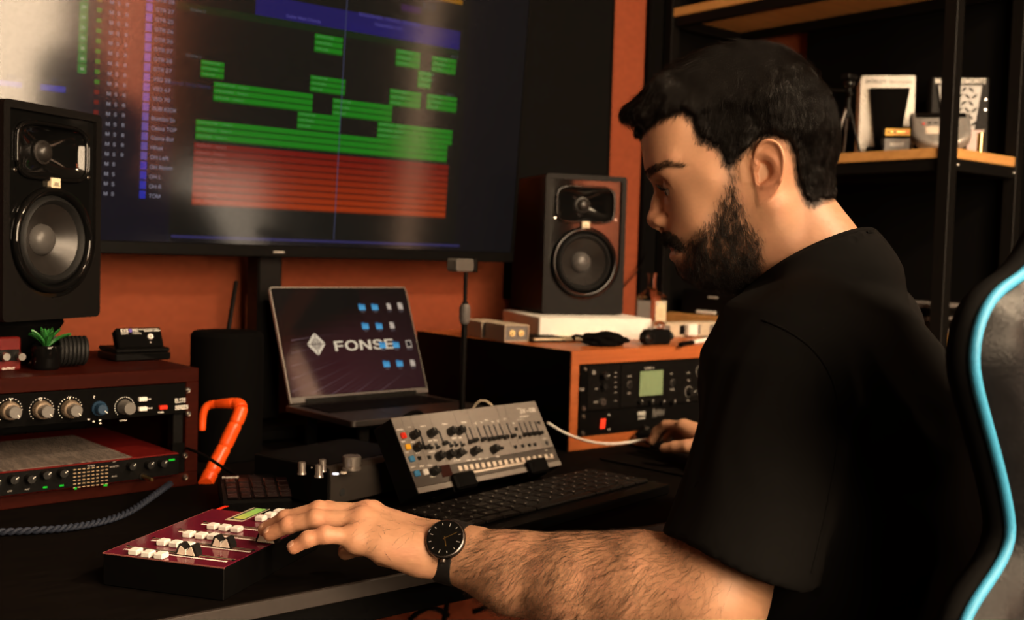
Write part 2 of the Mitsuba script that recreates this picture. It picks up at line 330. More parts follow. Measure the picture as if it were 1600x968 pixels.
for a, b in (((314, 93), (349, 125)), ((334, 127), (487, 176)), ((492, 52), (534, 88)), ((619, 76), (655, 109)), ((675, 87), (711, 118)), ((653, 110), (672, 140)),
             ((485, 117), (538, 150)), ((609, 138), (656, 171)), ((667, 146), (712, 177)), ((520, 153), (611, 192)), ((465, 174), (530, 208)), ((590, 190), (705, 228)), ((306, 186), (697, 254))):
    clips(a, b, 3, names=SN)
clips((303, 222), (695, 341), 9, lin(122, 10, 5), c_to=lin(170, 52, 8), names=('DLM KICK', 'Bumbo In', 'Caixa TOP', 'Caixa Bottom', 'Hihat', 'OH L', 'OH R', 'Room', 'TOM'))
xp = tv.hit(530, 200)[0]; ink.quad(xp, xp + .0016, .033, TH - .008, lin(70, 74, 104), .0016)
xc = tv.hit(127, 100)[0]; ph = .0165
names = ['GTR 24', 'GTR 26', 'GTR 28', 'GTR 29', 'GTR 31', 'GTR 24', 'GTR 26', 'GTR 27', 'GTR 24', 'GTR 27', 'GTR 28', 'GTR 27', 'GTR 25', 'GTR 24', 'GTR 26', 'GTR 27', 'GTR 28', 'GTR 27', 'VIO 28', 'VIO 47', 'VIO 70', 'SUB KICK', 'Bumbo In', 'Caixa TOP', 'Caixa Bot', 'Hihat', 'OH Left', 'OH Room', 'OH L', 'OH R', 'TOM']
cx = {n: tv.hit(x, 200)[0] for n, x in (('num', 118), ('mark', 145), ('m', 165), ('s', 177), ('r', 190), ('col', 221), ('name', 236))}
ytop = tv.hit(222, 309)[1]
for i in range(36):
    y = ytop + i * ph
    if y > TH - .02: break
    j = 30 - i
    t = i / 36
    if i > 11: ink.quad(cx['num'], cx['num'] + .014, y - .0015, y + ph - .003, lin(24, 120, 40) if i < 20 else lin(128, 118, 40), .0010); ink.quad(cx['num'] + .004, cx['num'] + .010, y + .004, y + .008, lin(150, 160, 130), .0013)
    ink.quad(cx['mark'], cx['mark'] + .008, y + .001, y + .008, lin(118, 18, 14) if i < 11 else (lin(40, 130, 30) if i < 19 else lin(126, 112, 30)), .0010)
    for q in ('m', 's', 'r'):
        if q != 'r' or i > 3: ink.text('M' if q == 'm' else ('S' if q == 's' else 'R'), .006, cx[q], y + .001, lin(165, 160, 172), .0012)
    ink.quad(cx['col'], cx['col'] + .011, y - .001, y + ph - .004, lin(36, 44, 170) if i < 4 else lin(88, 76, 158), .0010)
    if 0 <= j < len(names): ink.text(names[j], .0066, cx['name'], y + .001, lin(150, 146, 165), .0012)
tvq((-60, 118), (34, 137), lin(16, 30, 150), .001); tvq((63, 131), (102, 145), lin(16, 30, 150), .001); tvt((12, 121), 'Bus 1', 6, lin(80, 80, 110)); tvt((80, 127), 'Gtr', 5, lin(80, 80, 110))
tvq((678, -9), (722, 8), lin(150, 96, 12), .001); tvq((627, 6), (657, 22), lin(52, 14, 70), .001)
tvt((660, 12), '1 | 1', 9, lin(96, 96, 104)); tvt((447, 27), 'Guitar Main Chords', 5, lin(92, 84, 170)); tvt((560, 24), 'SESSION MIX  GTR BUS  DRUM BUS', 5, lin(92, 84, 170)); tvt((585, 40), 'Automation  VOL', 5, lin(92, 84, 170))
tvt((257, 130), 'Channel Strip Name', 6, lin(60, 56, 90)); tvt((297, 17), 'Scene 2', 5, lin(90, 96, 100)); tvt((290, 88), 'Scene 1', 5, lin(90, 96, 100)); tvt((705, 90), 'Bar 9', 4, lin(80, 90, 90)); tvt((698, 149), 'Bar 5', 4, lin(80, 90, 90))
a = tv.hit(266, 389); b = tv.hit(716, 401); ink.quad(a[0], b[0], .026, .031, lin(44, 42, 92), .001)
m, c = ink.done(); c = c * .66
scene['m_screen'] = {'type': 'principled', 'base_color': {'type': 'rgb', 'value': [.004, .004, .004]}, 'roughness': .12, 'specular': .50}
part(tvk, 'screen', tv(m), 'm_screen', smooth=False, color=c, emitter=glow_v(2.0))
# ---------------------------------------------------------------- loudspeakers
def speaker(fr, label, W=.186, Hh=.298, Dp=.225):
    k = thing('studio_monitor', label, 'loudspeaker', 'black studio monitors on both sides of the television')
    from shapely.geometry import box as sb
    r = .008
    wgp = Polygon([(W / 2 + .066 * (abs(math.cos(t)) ** 5 + abs(math.sin(t)) ** 5) ** -.2 * math.cos(t), .235 + .038 * (abs(math.cos(t)) ** 5 + abs(math.sin(t)) ** 5) ** -.2 * math.sin(t)) for t in np.linspace(0, 2 * math.pi, 49)[:-1]])
    holes_ = Polygon([(W / 2 + .0635 * math.cos(t), .112 + .0635 * math.sin(t)) for t in np.linspace(0, 2 * math.pi, 61)[:-1]]).union(wgp); shell_ = sb(r, r, W - r, Hh - r).buffer(r, quad_segs=4)
    body = cat([prism(shell_, -Dp, -.030), prism(shell_.difference(holes_), -.030, -.012)])
    arc = [(W - .011, .112)] + [(W / 2 + .0815 * math.cos(t), .112 + .0815 * math.sin(t)) for t in np.linspace(0, -math.pi, 40)][1:-1] + [(.011, .112)]
    gl = Polygon([(.011, Hh - .011), (W - .011, Hh - .011)] + arc)
    rim = prism(sb(r, r, W - r, Hh - r).buffer(r, quad_segs=4).difference(gl), -.012, .0)
    part(k, 'cabinet', fr(body), 'm_black_metal', smooth=False)
    part(k, 'front_frame', fr(rim), 'm_mid_black', smooth=False)
    part(k, 'gloss_baffle', fr(prism(gl.difference(holes_), -.0125, -.006)), 'm_black_gloss', smooth=False)
    cx_, cy = W / 2, .112
    # flared wave guide with a dome
    n = 28; V, Fc = [], []
    for i in range(7):
        t = i / 6; a = np.arange(n) * 2 * np.pi / n
        ww = .068 * (1 - t) + .017 * t; hh = .040 * (1 - t) + .017 * t; e = 5 * (1 - t) + 2 * t
        q = (np.abs(np.cos(a)) ** e + np.abs(np.sin(a)) ** e) ** (-1 / e)
        V += [(cx_ + ww * q[j] * math.cos(a[j]), .235 + hh * q[j] * math.sin(a[j]), .0 - .024 * t ** .6 if i else .0) for j in range(n)]
    for i in range(6):
        for j in range(n):
            kk = (j + 1) % n; Fc += [(i * n + j, i * n + kk, (i + 1) * n + kk), (i * n + j, (i + 1) * n + kk, (i + 1) * n + j)]
    wg = trimesh.Trimesh(V, Fc, process=False); wg.apply_translation([0, 0, .0])
    part(k, 'wave_guide', fr(wg), 'm_black_gloss', smooth=50)
    part(k, 'tweeter', fr(move(lathe([(0, .006), (.006, .0055), (.011, .003), (.014, -.002), (.017, -.003), (.017, -.006)], 20), [cx_, .235, -.018])), 'm_cone')
    ringm = lathe([(.0745, -.006), (.0757, -.0025), (.0748, .0015), (.0720, .0042), (.0685, .0046), (.0655, .0025), (.0635, -.002), (.0630, -.010)], 64)
    part(k, 'trim_ring', fr(move(ringm, [cx_, cy, 0])), 'm_black_gloss', smooth=80)
    lipp = np.array(wgp.exterior.coords); part(k, 'wave_guide_lip', fr(tube(np.c_[lipp, np.full(len(lipp), -.0035)], .0032, 10)), 'm_black_gloss', smooth=80)
    sur = lathe([(.063, -.006), (.060, .001), (.056, .003), (.052, -.001), (.050, -.005)], 48)
    part(k, 'surround', fr(move(sur, [cx_, cy, 0])), 'm_rubber', smooth=50)
    cone = lathe([(.051, -.004), (.040, -.012), (.030, -.019), (.021, -.025)], 40)
    part(k, 'cone', fr(move(cone, [cx_, cy, 0])), 'm_cone', smooth=50)
    cap = lathe([(.0225, -.025), (.021, -.018), (.016, -.0125), (.009, -.0095), (0, -.0085)], 28)
    part(k, 'dust_cap', fr(move(cap, [cx_, cy, 0])), 'm_cap', smooth=60)
    lg = part(k, 'badge', fr(box(cx_ - .0085, cx_ + .0085, .183, .199, -.006, .0025, .0008)), 'm_badge')
    part(lg, 'lettering', fr(words('JBL', .0052, cx_, .1875, .0025, True, True)), 'm_ink', kind='stuff')
    for (sx, sy) in ((.86, .232), (.88, .205), (.13, .205)): part(k, 'screw', fr(move(cyl(.0028, -.006, -.003, 10), [W * sx, sy, 0])), 'm_steel')
    return k
pr('m_mid_black', (.0040, .0033, .0030), .55, spec=.14)
pr('m_cone', (.014, .012, .011), .36, sheen=.2)
pr('m_cap', (.055, .052, .05), .4)
pr('m_badge', (.75, .62, .42), .4)
rs = upright([1.503, 1.755, .9715], -21.2); ls = upright([.384, 1.555, .986], 31)
speaker(rs, 'black studio monitor on the white block right of the television')
speaker(ls, 'black studio monitor in front of the left side of the television')
# ---------------------------------------------------------------- right rack case
def screw(k, fr, x, y, r=.0045): part(k, 'rack_screw', fr(move(lathe([(0, .0035), (r * .45, .0034), (r * .5, .0018), (r * .6, .0018), (r * .7, .0032), (r, .0015), (r, -.001)], 14), [x, y, .0025])), 'm_steel')
def case(fr, name, label, W, Hh, Dp, t, wood, side, floor=.0):
    k = thing(name, label, 'rack case')
    part(k, 'top_board', fr(box(0, W, Hh - t, Hh, -Dp, 0, .001)), wood)
    part(k, 'bottom_board', fr(box(0, W, 0, t, -Dp, 0, .001)), wood)
    for x in (0, W - .020): part(k, 'side_board', fr(box(x, x + .020, t, Hh - t, -Dp, 0, .001)), wood)
    part(k, 'dark_side_sheet', fr(box(-.0015, -.0002, 0, Hh, -Dp, -.003, .0003)), side)  # thin sheet on the left side; black, it paints in that side's shade
    part(k, 'back_panel', fr(box(.02, W - .02, t, Hh - t, -Dp, -Dp + .006, .001)), 'm_black')
    for x in (.0205, W - .0365): part(k, 'rack_rail', fr(box(x, x + .016, t, Hh - t, -.024, -.006, .001)), 'm_black_metal')
    return k
rr = upright([1.323, 1.458, DT + .0005], 0); RW, RH, RT_ = .523, .1838, .0252
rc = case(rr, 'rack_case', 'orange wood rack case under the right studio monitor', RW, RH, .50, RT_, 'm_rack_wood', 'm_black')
def rp(x, y, z=.0025): return rr.hit(890 + x / 6.4545, 550 + y / 6.4545, z)
def knob(r, h, mat, k, fr, x, y, cap=None, mark=True, deg=60, z=0., name='knob'):
    q = part(k, name, fr(move(lathe([(0, h), (r * .86, h), (r * .92, h - .0006), (r, .0012), (r, 0)], 20), [x, y, z])), mat)
    if mark: part(q, 'pointer', fr(move(turn(box(r * .25, r * .95, -.0005, .0005, h - .0004, h + .0003, .0001), deg, [0, 0, 1]), [x, y, z])), 'm_print')
    return q
pod = thing('guitar_processor', 'black two unit guitar processor with green display in the orange rack case', 'audio processor')
b0, b1 = RT_ + .0448, RT_ + .1330
part(pod, 'chassis', rr(box(.03, RW - .03, b0 + .002, b1 - .002, -.30, -.003, .001)), 'm_black_metal')
part(pod, 'face_plate', rr(box(.0215, RW - .0215, b0 + .0005, b1 - .0005, -.003, .0015, .0006)), 'm_black_rough')
xe = rp(520, 300)[0]; part(pod, 'control_panel', rr(box(xe, RW - .06, b0 + .003, b1 - .003, .0015, .003, .0005)), 'm_black_metal')
part(pod, 'jack_panel', rr(box(.040, xe - .004, b0 + .003, b1 - .003, .0015, .0028, .0005)), 'm_black_metal')
for y in (b0 + .008, b1 - .008):
    for x in (.031, RW - .031): screw(pod, rr, x, y, .0042)
x, y = rp(330, 232); knob(.0078, .012, 'm_knob', pod, rr, x, y, deg=10, z=.0028)
x, y = rp(330, 340); knob(.006, .009, 'm_knob', pod, rr, x, y, mark=False, z=.0028)
x, y = rp(330, 500); part(pod, 'input_jack', rr(move(lathe([(.0030, .001), (.0030, .004), (.0062, .004), (.0068, .001), (.0068, 0)], 18), [x, y, .0028])), 'm_steel')
x, y = rp(240, 202); part(pod, 'small_port', rr(move(ring(.0022, .0038, 0, .0012, 16), [x, y, .0028])), 'm_print_dim')
x0, y1 = rp(705, 192); x1, y0 = rp(928, 424)
part(pod, 'display_bezel', rr(box(x0 - .002, x1 + .002, y0 - .002, y1 + .002, .003, .0042, .0004)), 'm_black')
part(pod, 'display', rr(box(x0, x1, y0, y1, .0042, .0047, .0001)), 'm_lcd')
pm = []
x, y = rp(755, 172); pm.append(words('LINE 6', .0042, x, y, .003, True, w=.026)); x, y = rp(104, 392); pm.append(words('POD', .0056, x, y, .0016, True, w=.011))
for q, s in (((583, 250), 'SAVE'), ((583, 420), 'EDIT'), ((1010, 225), 'TAP'), ((1008, 385), 'TUNER'), ((1180, 215), 'CAB'), ((1185, 290), 'VOL'), ((1300, 292), 'MIX'), ((1180, 494), 'REV'), ((240, 512), 'INPUT'), ((250, 376), 'PAD')):
    x, y = rp(*q); pm.append(words(s, .0028, x, y, .003, True))
for yy in (208, 250, 304, 354, 406, 490):
    x, y = rp(452, yy); pm.append(box(x, x + .005, y - .0006, y + .0008, .0028, .0031, .0001))
part(pod, 'lettering', rr(pm), 'm_print_dim', smooth=False, kind='stuff')
for q in ((605, 325), (1040, 308)):
    x, y = rp(*q); a = part(pod, 'navigation_pad', rr(move(cyl(.0062, 0, .003, 20), [x, y, .003])), 'm_knob')
    part(a, 'ring', rr(move(ring(.0064, .0072, 0, .0008, 24), [x, y, .003])), 'm_mid_grey')
for xx in (695, 805, 918, 1025):
    x, y = rp(xx, 498); knob(.0050, .009, 'm_knob', pod, rr, x, y, deg=80, z=.003)
for q, dg in (((1310, 190), 20), ((1200, 398), 20), ((1330, 392), 110)):
    x, y = rp(*q); a = knob(.0085, .012, 'm_knob', pod, rr, x, y, deg=dg, z=.003)
    part(a, 'scale_arc', rr(move(ring(.0105, .0111, 0, .0004, 26), [x, y, .003])), 'm_print_dim')
pw = thing('power_conditioner', 'black one unit power supply with glowing red switch below the guitar processor', 'power supply')
part(pw, 'chassis', rr(box(.03, RW - .03, RT_ + .002, b0 - .003, -.25, -.003, .001)), 'm_black_metal')
part(pw, 'face_plate', rr(box(.0215, RW - .0215, RT_ + .0005, b0 - .0002, -.003, .002, .0006)), 'm_black')
for y in (RT_ + .007, b0 - .007):
    for x in (.031, RW - .031): screw(pw, rr, x, y, .0042)
x, y = rp(326, 718); sw = part(pw, 'switch_frame', rr(box(x - .0085, x + .0085, y - .0115, y + .0115, .002, .0036, .0006)), 'm_black')
part(pw, 'switch_rocker', rr(turn(box(x - .0065, x + .0065, y - .0095, y + .0095, .0036, .0062, .001), 6, [1, 0, 0], (x, y, .004))), 'm_red_lamp', emitter=glow(np.array([.55, .02, .008]), .3))
x, y = rp(690, 640); pm = [words('PWS', .0072, x, y, .002, True, w=.0205)]; x, y = rp(692, 676); pm.append(words('AC SERIES', .0030, x, y, .002, True, w=.0195))
for q, s in (((388, 640), 'ON'), ((388, 785), 'OFF')): x, y = rp(*q); pm.append(words(s, .0028, x, y, .002))
part(pw, 'lettering', rr(pm), 'm_print', smooth=False, kind='stuff')
wx, wy = rp(845, 615); ts = np.linspace(0, 1, 60); pts = np.c_[wx + .030 * ts, wy + .0085 * np.sin(ts * 2 * np.pi * 3.2) * (1 - .35 * ts) * (ts > .02), np.full(60, .0024)]
part(pw, 'wave_logo', rr([tube(pts, .00035, 5), box(wx - .0004, wx + .0004, wy - .008, wy + .009, .002, .0026, .0001), box(wx, wx + .031, wy - .0003, wy + .0003, .002, .0025, .0001)]), 'm_print_dim')
# white block and small things on the right rack
TZ = DT + RH + .0005
wb = thing('white_block', 'thick white block between the orange rack case and the right monitor', 'isolation block')
wf = upright([1.463, 1.70, TZ], -22.5)
part(wb, 'slab', wf(box(-.022, .225, .0005, .0455, -.235, .035, .002)), 'm_white')
def dibox(pxl, label):
    o = onz(*pxl, TZ); fr = upright([o[0], o[1], TZ + .0005], -12); k = thing('direct_box', label, 'direct box', 'beige metal boxes with jacks on the orange rack case')
    W, Hh, Dp = .054, .033, .085
    part(k, 'shell', fr([box(0, W, 0, .0022, -Dp, .003, .0006), box(0, W, Hh - .0022, Hh, -Dp, .003, .0006), box(0, .0022, 0, Hh, -Dp, .003, .0006), box(W - .0022, W, 0, Hh, -Dp, .003, .0006)]), 'm_beige')
    part(k, 'end_plate', fr(box(.002, W - .002, .002, Hh - .002, -Dp + .004, 0, .0006)), 'm_mid_grey')
    for x in (.017, .037): part(k, 'jack', fr(move(lathe([(.0028, .0005), (.0028, .0035), (.0058, .0035), (.0062, 0)], 16), [x, Hh / 2, 0])), 'm_brass')
dibox((787, 534), 'beige metal box with two jacks at the left end of the orange rack case top')
dibox((751, 528), 'beige metal box behind the front direct box, nearer the television')
o = onz(833, 535, TZ); nf = flat([o[0], o[1], TZ + .0005], -14)
nb = thing('notebook', 'black spiral notebook with pale pages lying on the orange rack case', 'notebook')
part(nb, 'cover', nf(box(0, .115, 0, .075, 0, .0035, .001)), 'm_black'); part(nb, 'pages', nf(box(.004, .112, .003, .073, .0035, .0085, .0006)), 'm_cream'); part(nb, 'top_cover', nf(box(0, .070, 0, .075, .0085, .0105, .0006)), 'm_black')
for i in range(12): part(nb, 'spiral_ring', nf(move(turn(trimesh.creation.torus(.0055, .0008, 14, 6), 90, [0, 1, 0]), [.070 + .0038 * i, -.001, .006])), 'm_steel')
o = onz(945, 540, TZ); pf = flat([o[0], o[1], TZ], -20)
m = trimesh.creation.icosphere(subdivisions=4); v = m.vertices.copy(); s = .004 * (meshkit.fbm(v * 2.3 + 5, 3, 2) - .5) * 6
v = v * [.050, .028, .015] * (1 + .8 * (meshkit.fbm(v * 1.7, 3, 4)[:, None] - .5)); v[:, 2] = np.maximum(v[:, 2] + .012, .0006); m.vertices = v
pk = thing('pouch', 'crumpled black cloth pouch on the orange rack case in front of the white block', 'pouch'); part(pk, 'cloth', pf(m), 'm_black_rough', smooth=True)
part(pk, 'drawstring', pf(tube([[-.045, -.004, .014], [-.058, -.006, .020], [-.066, .002, .018], [-.060, .008, .012]], .003, 8, 14)), 'm_black_rough')
# camera, globe, bottles, power strip, marker
o = onz(1030, 539, TZ); cf = upright([o[0], o[1] + .004, TZ + .0005], -8)
ck_ = thing('compact_camera', 'small black camera standing in front of the square bottle', 'camera')
part(ck_, 'body', cf(box(-.022, .034, 0, .030, -.026, 0, .003)), 'm_black'); part(ck_, 'lens', cf(move(cyl(.013, -.002, .018, 24), [-.026, .014, -.010])), 'm_black_metal'); part(ck_, 'lens_glass', cf(move(lathe([(.0085, .018), (.004, .0195), (0, .020)], 20), [-.026, .014, -.010])), 'm_black_gloss')
part(ck_, 'grip_wheel', cf(move(turn(cyl(.008, 0, .010, 16), 90, [0, 1, 0]), [.034, .016, -.012])), 'm_rubber'); part(ck_, 'shutter_button', cf(move(turn(cyl(.004, .030, .033, 14), -90, [1, 0, 0]), [-.01, 0, -.012])), 'm_steel')
o = onz(1040, 537, TZ); gk = thing('globe', 'tiny glass globe with a red and white figure behind the small camera', 'snow globe')
gc = o + np.array([.028, .045, 0]); part(gk, 'base', move(cyl(.014, 0, .016, 24), [gc[0], gc[1], TZ + .0005]), 'm_black'); part(gk, 'dome', sphere([gc[0], gc[1], TZ + .0295], .0145, 3), 'm_glass', smooth=True)
part(gk, 'figure', [sphere([gc[0], gc[1], TZ + .0245], [.006, .006, .005], 2)], 'm_red', smooth=True); part(gk, 'figure_head', sphere([gc[0], gc[1], TZ + .0315], .0042, 2), 'm_white', smooth=True)
def super_loft(prof, n=40, e=5.):
    a = np.arange(n) * 2 * np.pi / n; V = []
    for r, z, ee in prof:
        q = (np.abs(np.cos(a)) ** ee + np.abs(np.sin(a)) ** ee) ** (-1 / ee); V += [(r * q[j] * math.cos(a[j]), r * q[j] * math.sin(a[j]), z) for j in range(n)]
    Fc = []
    for i in range(len(prof) - 1):
        for j in range(n):
            k = (j + 1) % n; Fc += [(i * n + j, i * n + k, (i + 1) * n + k), (i * n + j, (i + 1) * n + k, (i + 1) * n + j)]
    V += [(0, 0, prof[0][1]), (0, 0, prof[-1][1])]; m = len(prof) * n
    for j in range(n):
        k = (j + 1) % n; Fc += [(m, k, j), (m + 1, (len(prof) - 1) * n + j, (len(prof) - 1) * n + k)]
    return trimesh.Trimesh(V, Fc, process=False)
o = onz(1022, 520, TZ); bo = np.array([o[0] + .03, o[1] + .04, TZ + .0005]); yawb = 5
pr('m_label_grey', (.30, .28, .26), .6)
bk = thing('bottle', 'square clear glass bottle with grey and cream labels right of the right monitor', 'bottle')
bm = super_loft([(.026, 0, 5), (.0275, .002, 6), (.0275, .078, 6), (.026, .084, 5), (.018, .091, 3), (.0115, .097, 2), (.0105, .103, 2), (.0105, .130, 2), (.0125, .1305, 2), (.0125, .136, 2)])
part(bk, 'glass', move(turn(bm, yawb, Z), bo), 'm_glass', smooth=40)
for dg, mat in ((-90, 'm_cream'), (180, 'm_label_grey')):
    lb = move(turn(box(.0279, .0284, -.019, .019, .016, .072, .0001), dg + yawb, Z), bo)
    q = part(bk, 'label', lb, mat)
    if mat == 'm_cream':
        for (yy, zz, ss) in ((-.012, .066, 1), (.010, .068, 1), (-.013, .024, 1), (.012, .022, 1)): part(q, 'flower_print', move(turn(sphere([.0284, yy, zz], [.0003, .003, .003], 1), dg + yawb, Z), bo), 'm_blue')
        for zz in (.050, .043, .036): part(q, 'print_line', move(turn(box(.0283, .0286, -.010, .010, zz, zz + .0014, .0001), dg + yawb, Z), bo), 'm_brass')
o = onz(976, 505, TZ); go = np.array([o[0] + .03, o[1] + .055, TZ + .0005])
gb = thing('bottle', 'small green glass bottle with black cap behind the right edge of the white block', 'bottle')
part(gb, 'glass', move(lathe([(0, 0), (.0125, 0), (.0135, .002), (.0135, .040), (.010, .052), (.006, .060), (.006, .066), (0, .066)], 24), go), 'm_green_glass'); part(gb, 'cap', move(cyl(.0072, .066, .084, 18), go), 'm_black')
o = onz(1056, 531, TZ); sf = upright([o[0], o[1] + .05, TZ + .0005], -5)
sk = thing('power_strip', 'beige power strip with dark sockets lying at the back of the orange rack case', 'power strip')
part(sk, 'housing', sf(box(0, .20, 0, .032, -.045, 0, .003)), 'm_beige')
for i in range(4): part(sk, 'socket', sf(box(.015 + .045 * i, .032 + .045 * i, .006, .027, 0, .0008, .0004)), 'm_black' if i == 1 else 'm_mid_grey')
part(sk, 'white_plug', sf(box(.072, .100, .004, .030, .0008, .018, .003)), 'm_white')
a = onz(1063, 538, TZ + .005); b = onz(1118, 528, TZ + .005); pk = thing('marker_pen', 'white marker pen with black cap lying near the right end of the orange rack case', 'pen')
part(pk, 'barrel', tube([a + (b - a) * .33, a + (b - a) * 1.6], .0044, 14), 'm_white'); part(pk, 'cap', tube([a, a + (b - a) * .33], .0048, 14), 'm_black')
# cables by the right rack
solo('speaker_cable', tube([ony(970, 455, 1.95), ony(985, 436, 1.97), ony(1003, 412, 1.97), ony(1010, 380, 1.985), ony(1012, 340, 1.985), ony(1020, 300, 1.985)], .0022, 6, 30), 'm_black', 'thin black cable running up the orange wall strip beside the right monitor', 'cable')
solo('usb_cable', tube([onz(856, 660, .80), onz(885, 677, .779), onz(915, 688, .768), onz(950, 693, .764), onz(985, 690, .766), onz(1012, 686, .775)], .0026, 8, 40), 'm_white', 'white cable running from the grey synthesizer to the mouse', 'cable')
# ---------------------------------------------------------------- left rack case
LH = .1748; a4 = math.radians(4)
lr = upright([.652 - .523 * math.cos(a4), 1.539 - .523 * math.sin(a4), DT + .0005], 4)
case(lr, 'rack_case', 'dark red wood rack case at the left end of the desk', .523, LH, .31, .0205, 'm_dark_wood', 'm_dark_wood')
def lp(x, y, z=.0025): return lr.hit(x / 3.585, 560 + y / 3.585, z)
c0 = LH - .0205 - .0455
el = thing('equalizer', 'black equalizer with large round knobs, top unit in the dark wood rack case', 'audio processor')
part(el, 'chassis', lr(box(.03, .493, c0 + .002, c0 + .043, -.25, -.003, .001)), 'm_black_metal')
part(el, 'face_plate', lr(box(.0215, .5015, c0 + .0005, c0 + .0448, -.003, .002, .0006)), 'm_black_rough')
for q in ((1052, 176), (1054, 308)): screw(el, lr, *lp(*q), .0046)
kz = .002
dots = []
def ticks(x, y, r, n=19, a0=-45, a1=225, s=.00075):
    for t in np.linspace(a0, a1, n): dots.append(move(cyl(s, 0, .0003, 6), [x + r * math.cos(math.radians(t)), y + r * math.sin(math.radians(t)), kz]))
for (bx, by) in ((75, 292), (255, 288), (415, 283), (-105, 298), (-290, 304)):
    x, y = lp(bx - 22, by - 2, kz)
    kk = part(el, 'knob_collar', lr(move(lathe([(0, .010), (.0105, .010), (.0118, .009), (.0128, .0), (0, 0)], 28), [x, y, kz])), 'm_collar')
    part(kk, 'cap', lr(move(lathe([(0, .024), (.0074, .024), (.0082, .0232), (.0086, .010), (.0086, .009)], 24), [x, y, kz])), 'm_knob_grey')
    part(kk, 'pointer', lr(move(turn(box(.004, .0085, -.0006, .0006, .0236, .0243, .0001), -50, Z), [x, y, kz])), 'm_print')
    ticks(x, y, .0158)
x, y = lp(552, 278, kz); kk = part(el, 'blue_knob', lr(move(lathe([(0, .016), (.0060, .016), (.0072, .015), (.0085, .006), (.0105, .004), (.0105, 0)], 24), [x, y, kz])), 'm_navy')
part(kk, 'pointer', lr(move(turn(box(.003, .0078, -.0006, .0006, .0150, .0165, .0001), -40, Z), [x, y, kz])), 'm_print')
for q in ((497, 340), (524, 352), (560, 345), (562, 362)): x, y = lp(*q, kz); dots.append(box(x - .0015, x + .0015, y - .001, y + .001, kz, kz + .0003, .0001))
x, y = lp(697, 270, kz); kk = part(el, 'output_knob', lr(move(lathe([(0, .020), (.0080, .020), (.0088, .019), (.0100, .002), (.0105, 0)], 24), [x, y, kz])), 'm_knob_grey'); ticks(x, y, .0140, 21)
for q, s in (((60, 226), 'Y'), ((228, 222), '0'), ((390, 216), 'Y'), ((528, 210), 'r')): x, y = lp(*q, kz); dots.append(words(s, .0042, x, y - .003, kz, True, True))
for q, s in (((690, 350), 'OUTPUT'), ((900, 304), 'POWER'), ((838, 230), 'EQ'), ((838, 281), 'PHASE')): x, y = lp(*q, kz); dots.append(words(s, .0019, x, y, kz, True, True))
x, y = lp(980, 247, kz); dots.append(words('ELITE', .0058, x, y, kz, True, w=.0165)); x, y = lp(980, 286, kz); dots.append(words('SERIES', .0058, x, y, kz, True, w=.0205))
part(el, 'lettering', lr(dots), 'm_print', smooth=False, kind='stuff')
for q in ((797, 225), (797, 279)): x, y = lp(*q, kz); part(el, 'push_button', lr(box(x - .0068, x + .0055, y - .0030, y + .0030, kz, kz + .006, .0008)), 'm_white')
x, y = lp(908, 271, kz); part(el, 'power_button', lr(box(x - .006, x + .006, y - .0030, y + .0030, kz, kz + .006, .0008)), 'm_red')
pr('m_collar', (.33, .25, .18), .3, metal=.7)
# red interface with paper on top
FZ = .016; y1 = lr.hit(1005 / 3.585, 560 + 526 / 3.585, FZ); y0 = lr.hit(740 / 3.585, 560 + 732 / 3.585, FZ)
ifx1, ify1 = y1; ify0 = .0215; ifx0 = ifx1 - .44
ik = thing('audio_interface', 'red rack audio interface with green lights, lowest unit in the dark wood rack case', 'audio interface')
part(ik, 'housing', lr(box(ifx0, ifx1, ify0, ify1, -.26, FZ, .002)), 'm_red_lac'); part(ik, 'face_plate', lr(box(ifx0 + .001, ifx1 - .0015, ify0 + .0016, ify1 - .0016, FZ, FZ + .002, .0004)), 'm_black')
iz = FZ + .002
def ip(x, y, z=iz): return lr.hit(x / 3.585, 560 + y / 3.585, z)
gx0, gy1 = ip(418, 622); gx1, gy0 = ip(596, 700)
seg = []
for i in range(8):
    for j in range(6):
        x = gx0 + (gx1 - gx0) * i / 7; y = gy0 + (gy1 - gy0) * j / 5; seg.append(box(x - .0019, x + .0019, y - .0007, y + .0007, iz, iz + .0004, .0001))
part(ik, 'level_meter', lr(seg), 'm_brass_dim', smooth=False, kind='stuff')
pr('m_brass_dim', (.34, .24, .14), .5)
for q, w, h in (((252, 720), .0028, .0012), ((345, 710), .0028, .0012), ((423, 726), .0015, .0015), ((590, 708), .0026, .0014), ((962, 566), .0044, .0013)):
    x, y = ip(*q); part(ik, 'status_light', lr(box(x - w, x + w, y - h, y + h, iz, iz + .0008, .0002)), 'm_black', smooth=False, emitter=glow(lin(20, 190, 40), .05))
for q in ((80, 672), (175, 668), (262, 645), (356, 636), (-20, 690)): x, y = ip(q[0] - 14, q[1]); knob(.0062, .012, 'm_knob', ik, lr, x, y, deg=35, z=iz)
for q in ((728, 598), (828, 590), (902, 582)): x, y = ip(*q); knob(.0058, .011, 'm_knob', ik, lr, x, y, deg=45, z=iz)
x, y = ip(800, 658); part(ik, 'headphone_jack', lr(move(ring(.0032, .0058, 0, .002, 18), [x, y, iz])), 'm_black_metal')
tx = []
for q, s in (((510, 603), 'METERS'), ((640, 607), 'MONITOR'), ((640, 580), '48V'), ((55, 745), 'LINE'), ((152, 735), 'INST'), ((640, 662), 'MUTE')): x, y = ip(*q); tx.append(words(s, .0019, x, y, iz, False, True))
part(ik, 'lettering', lr(tx), 'm_print_dim', smooth=False, kind='stuff')
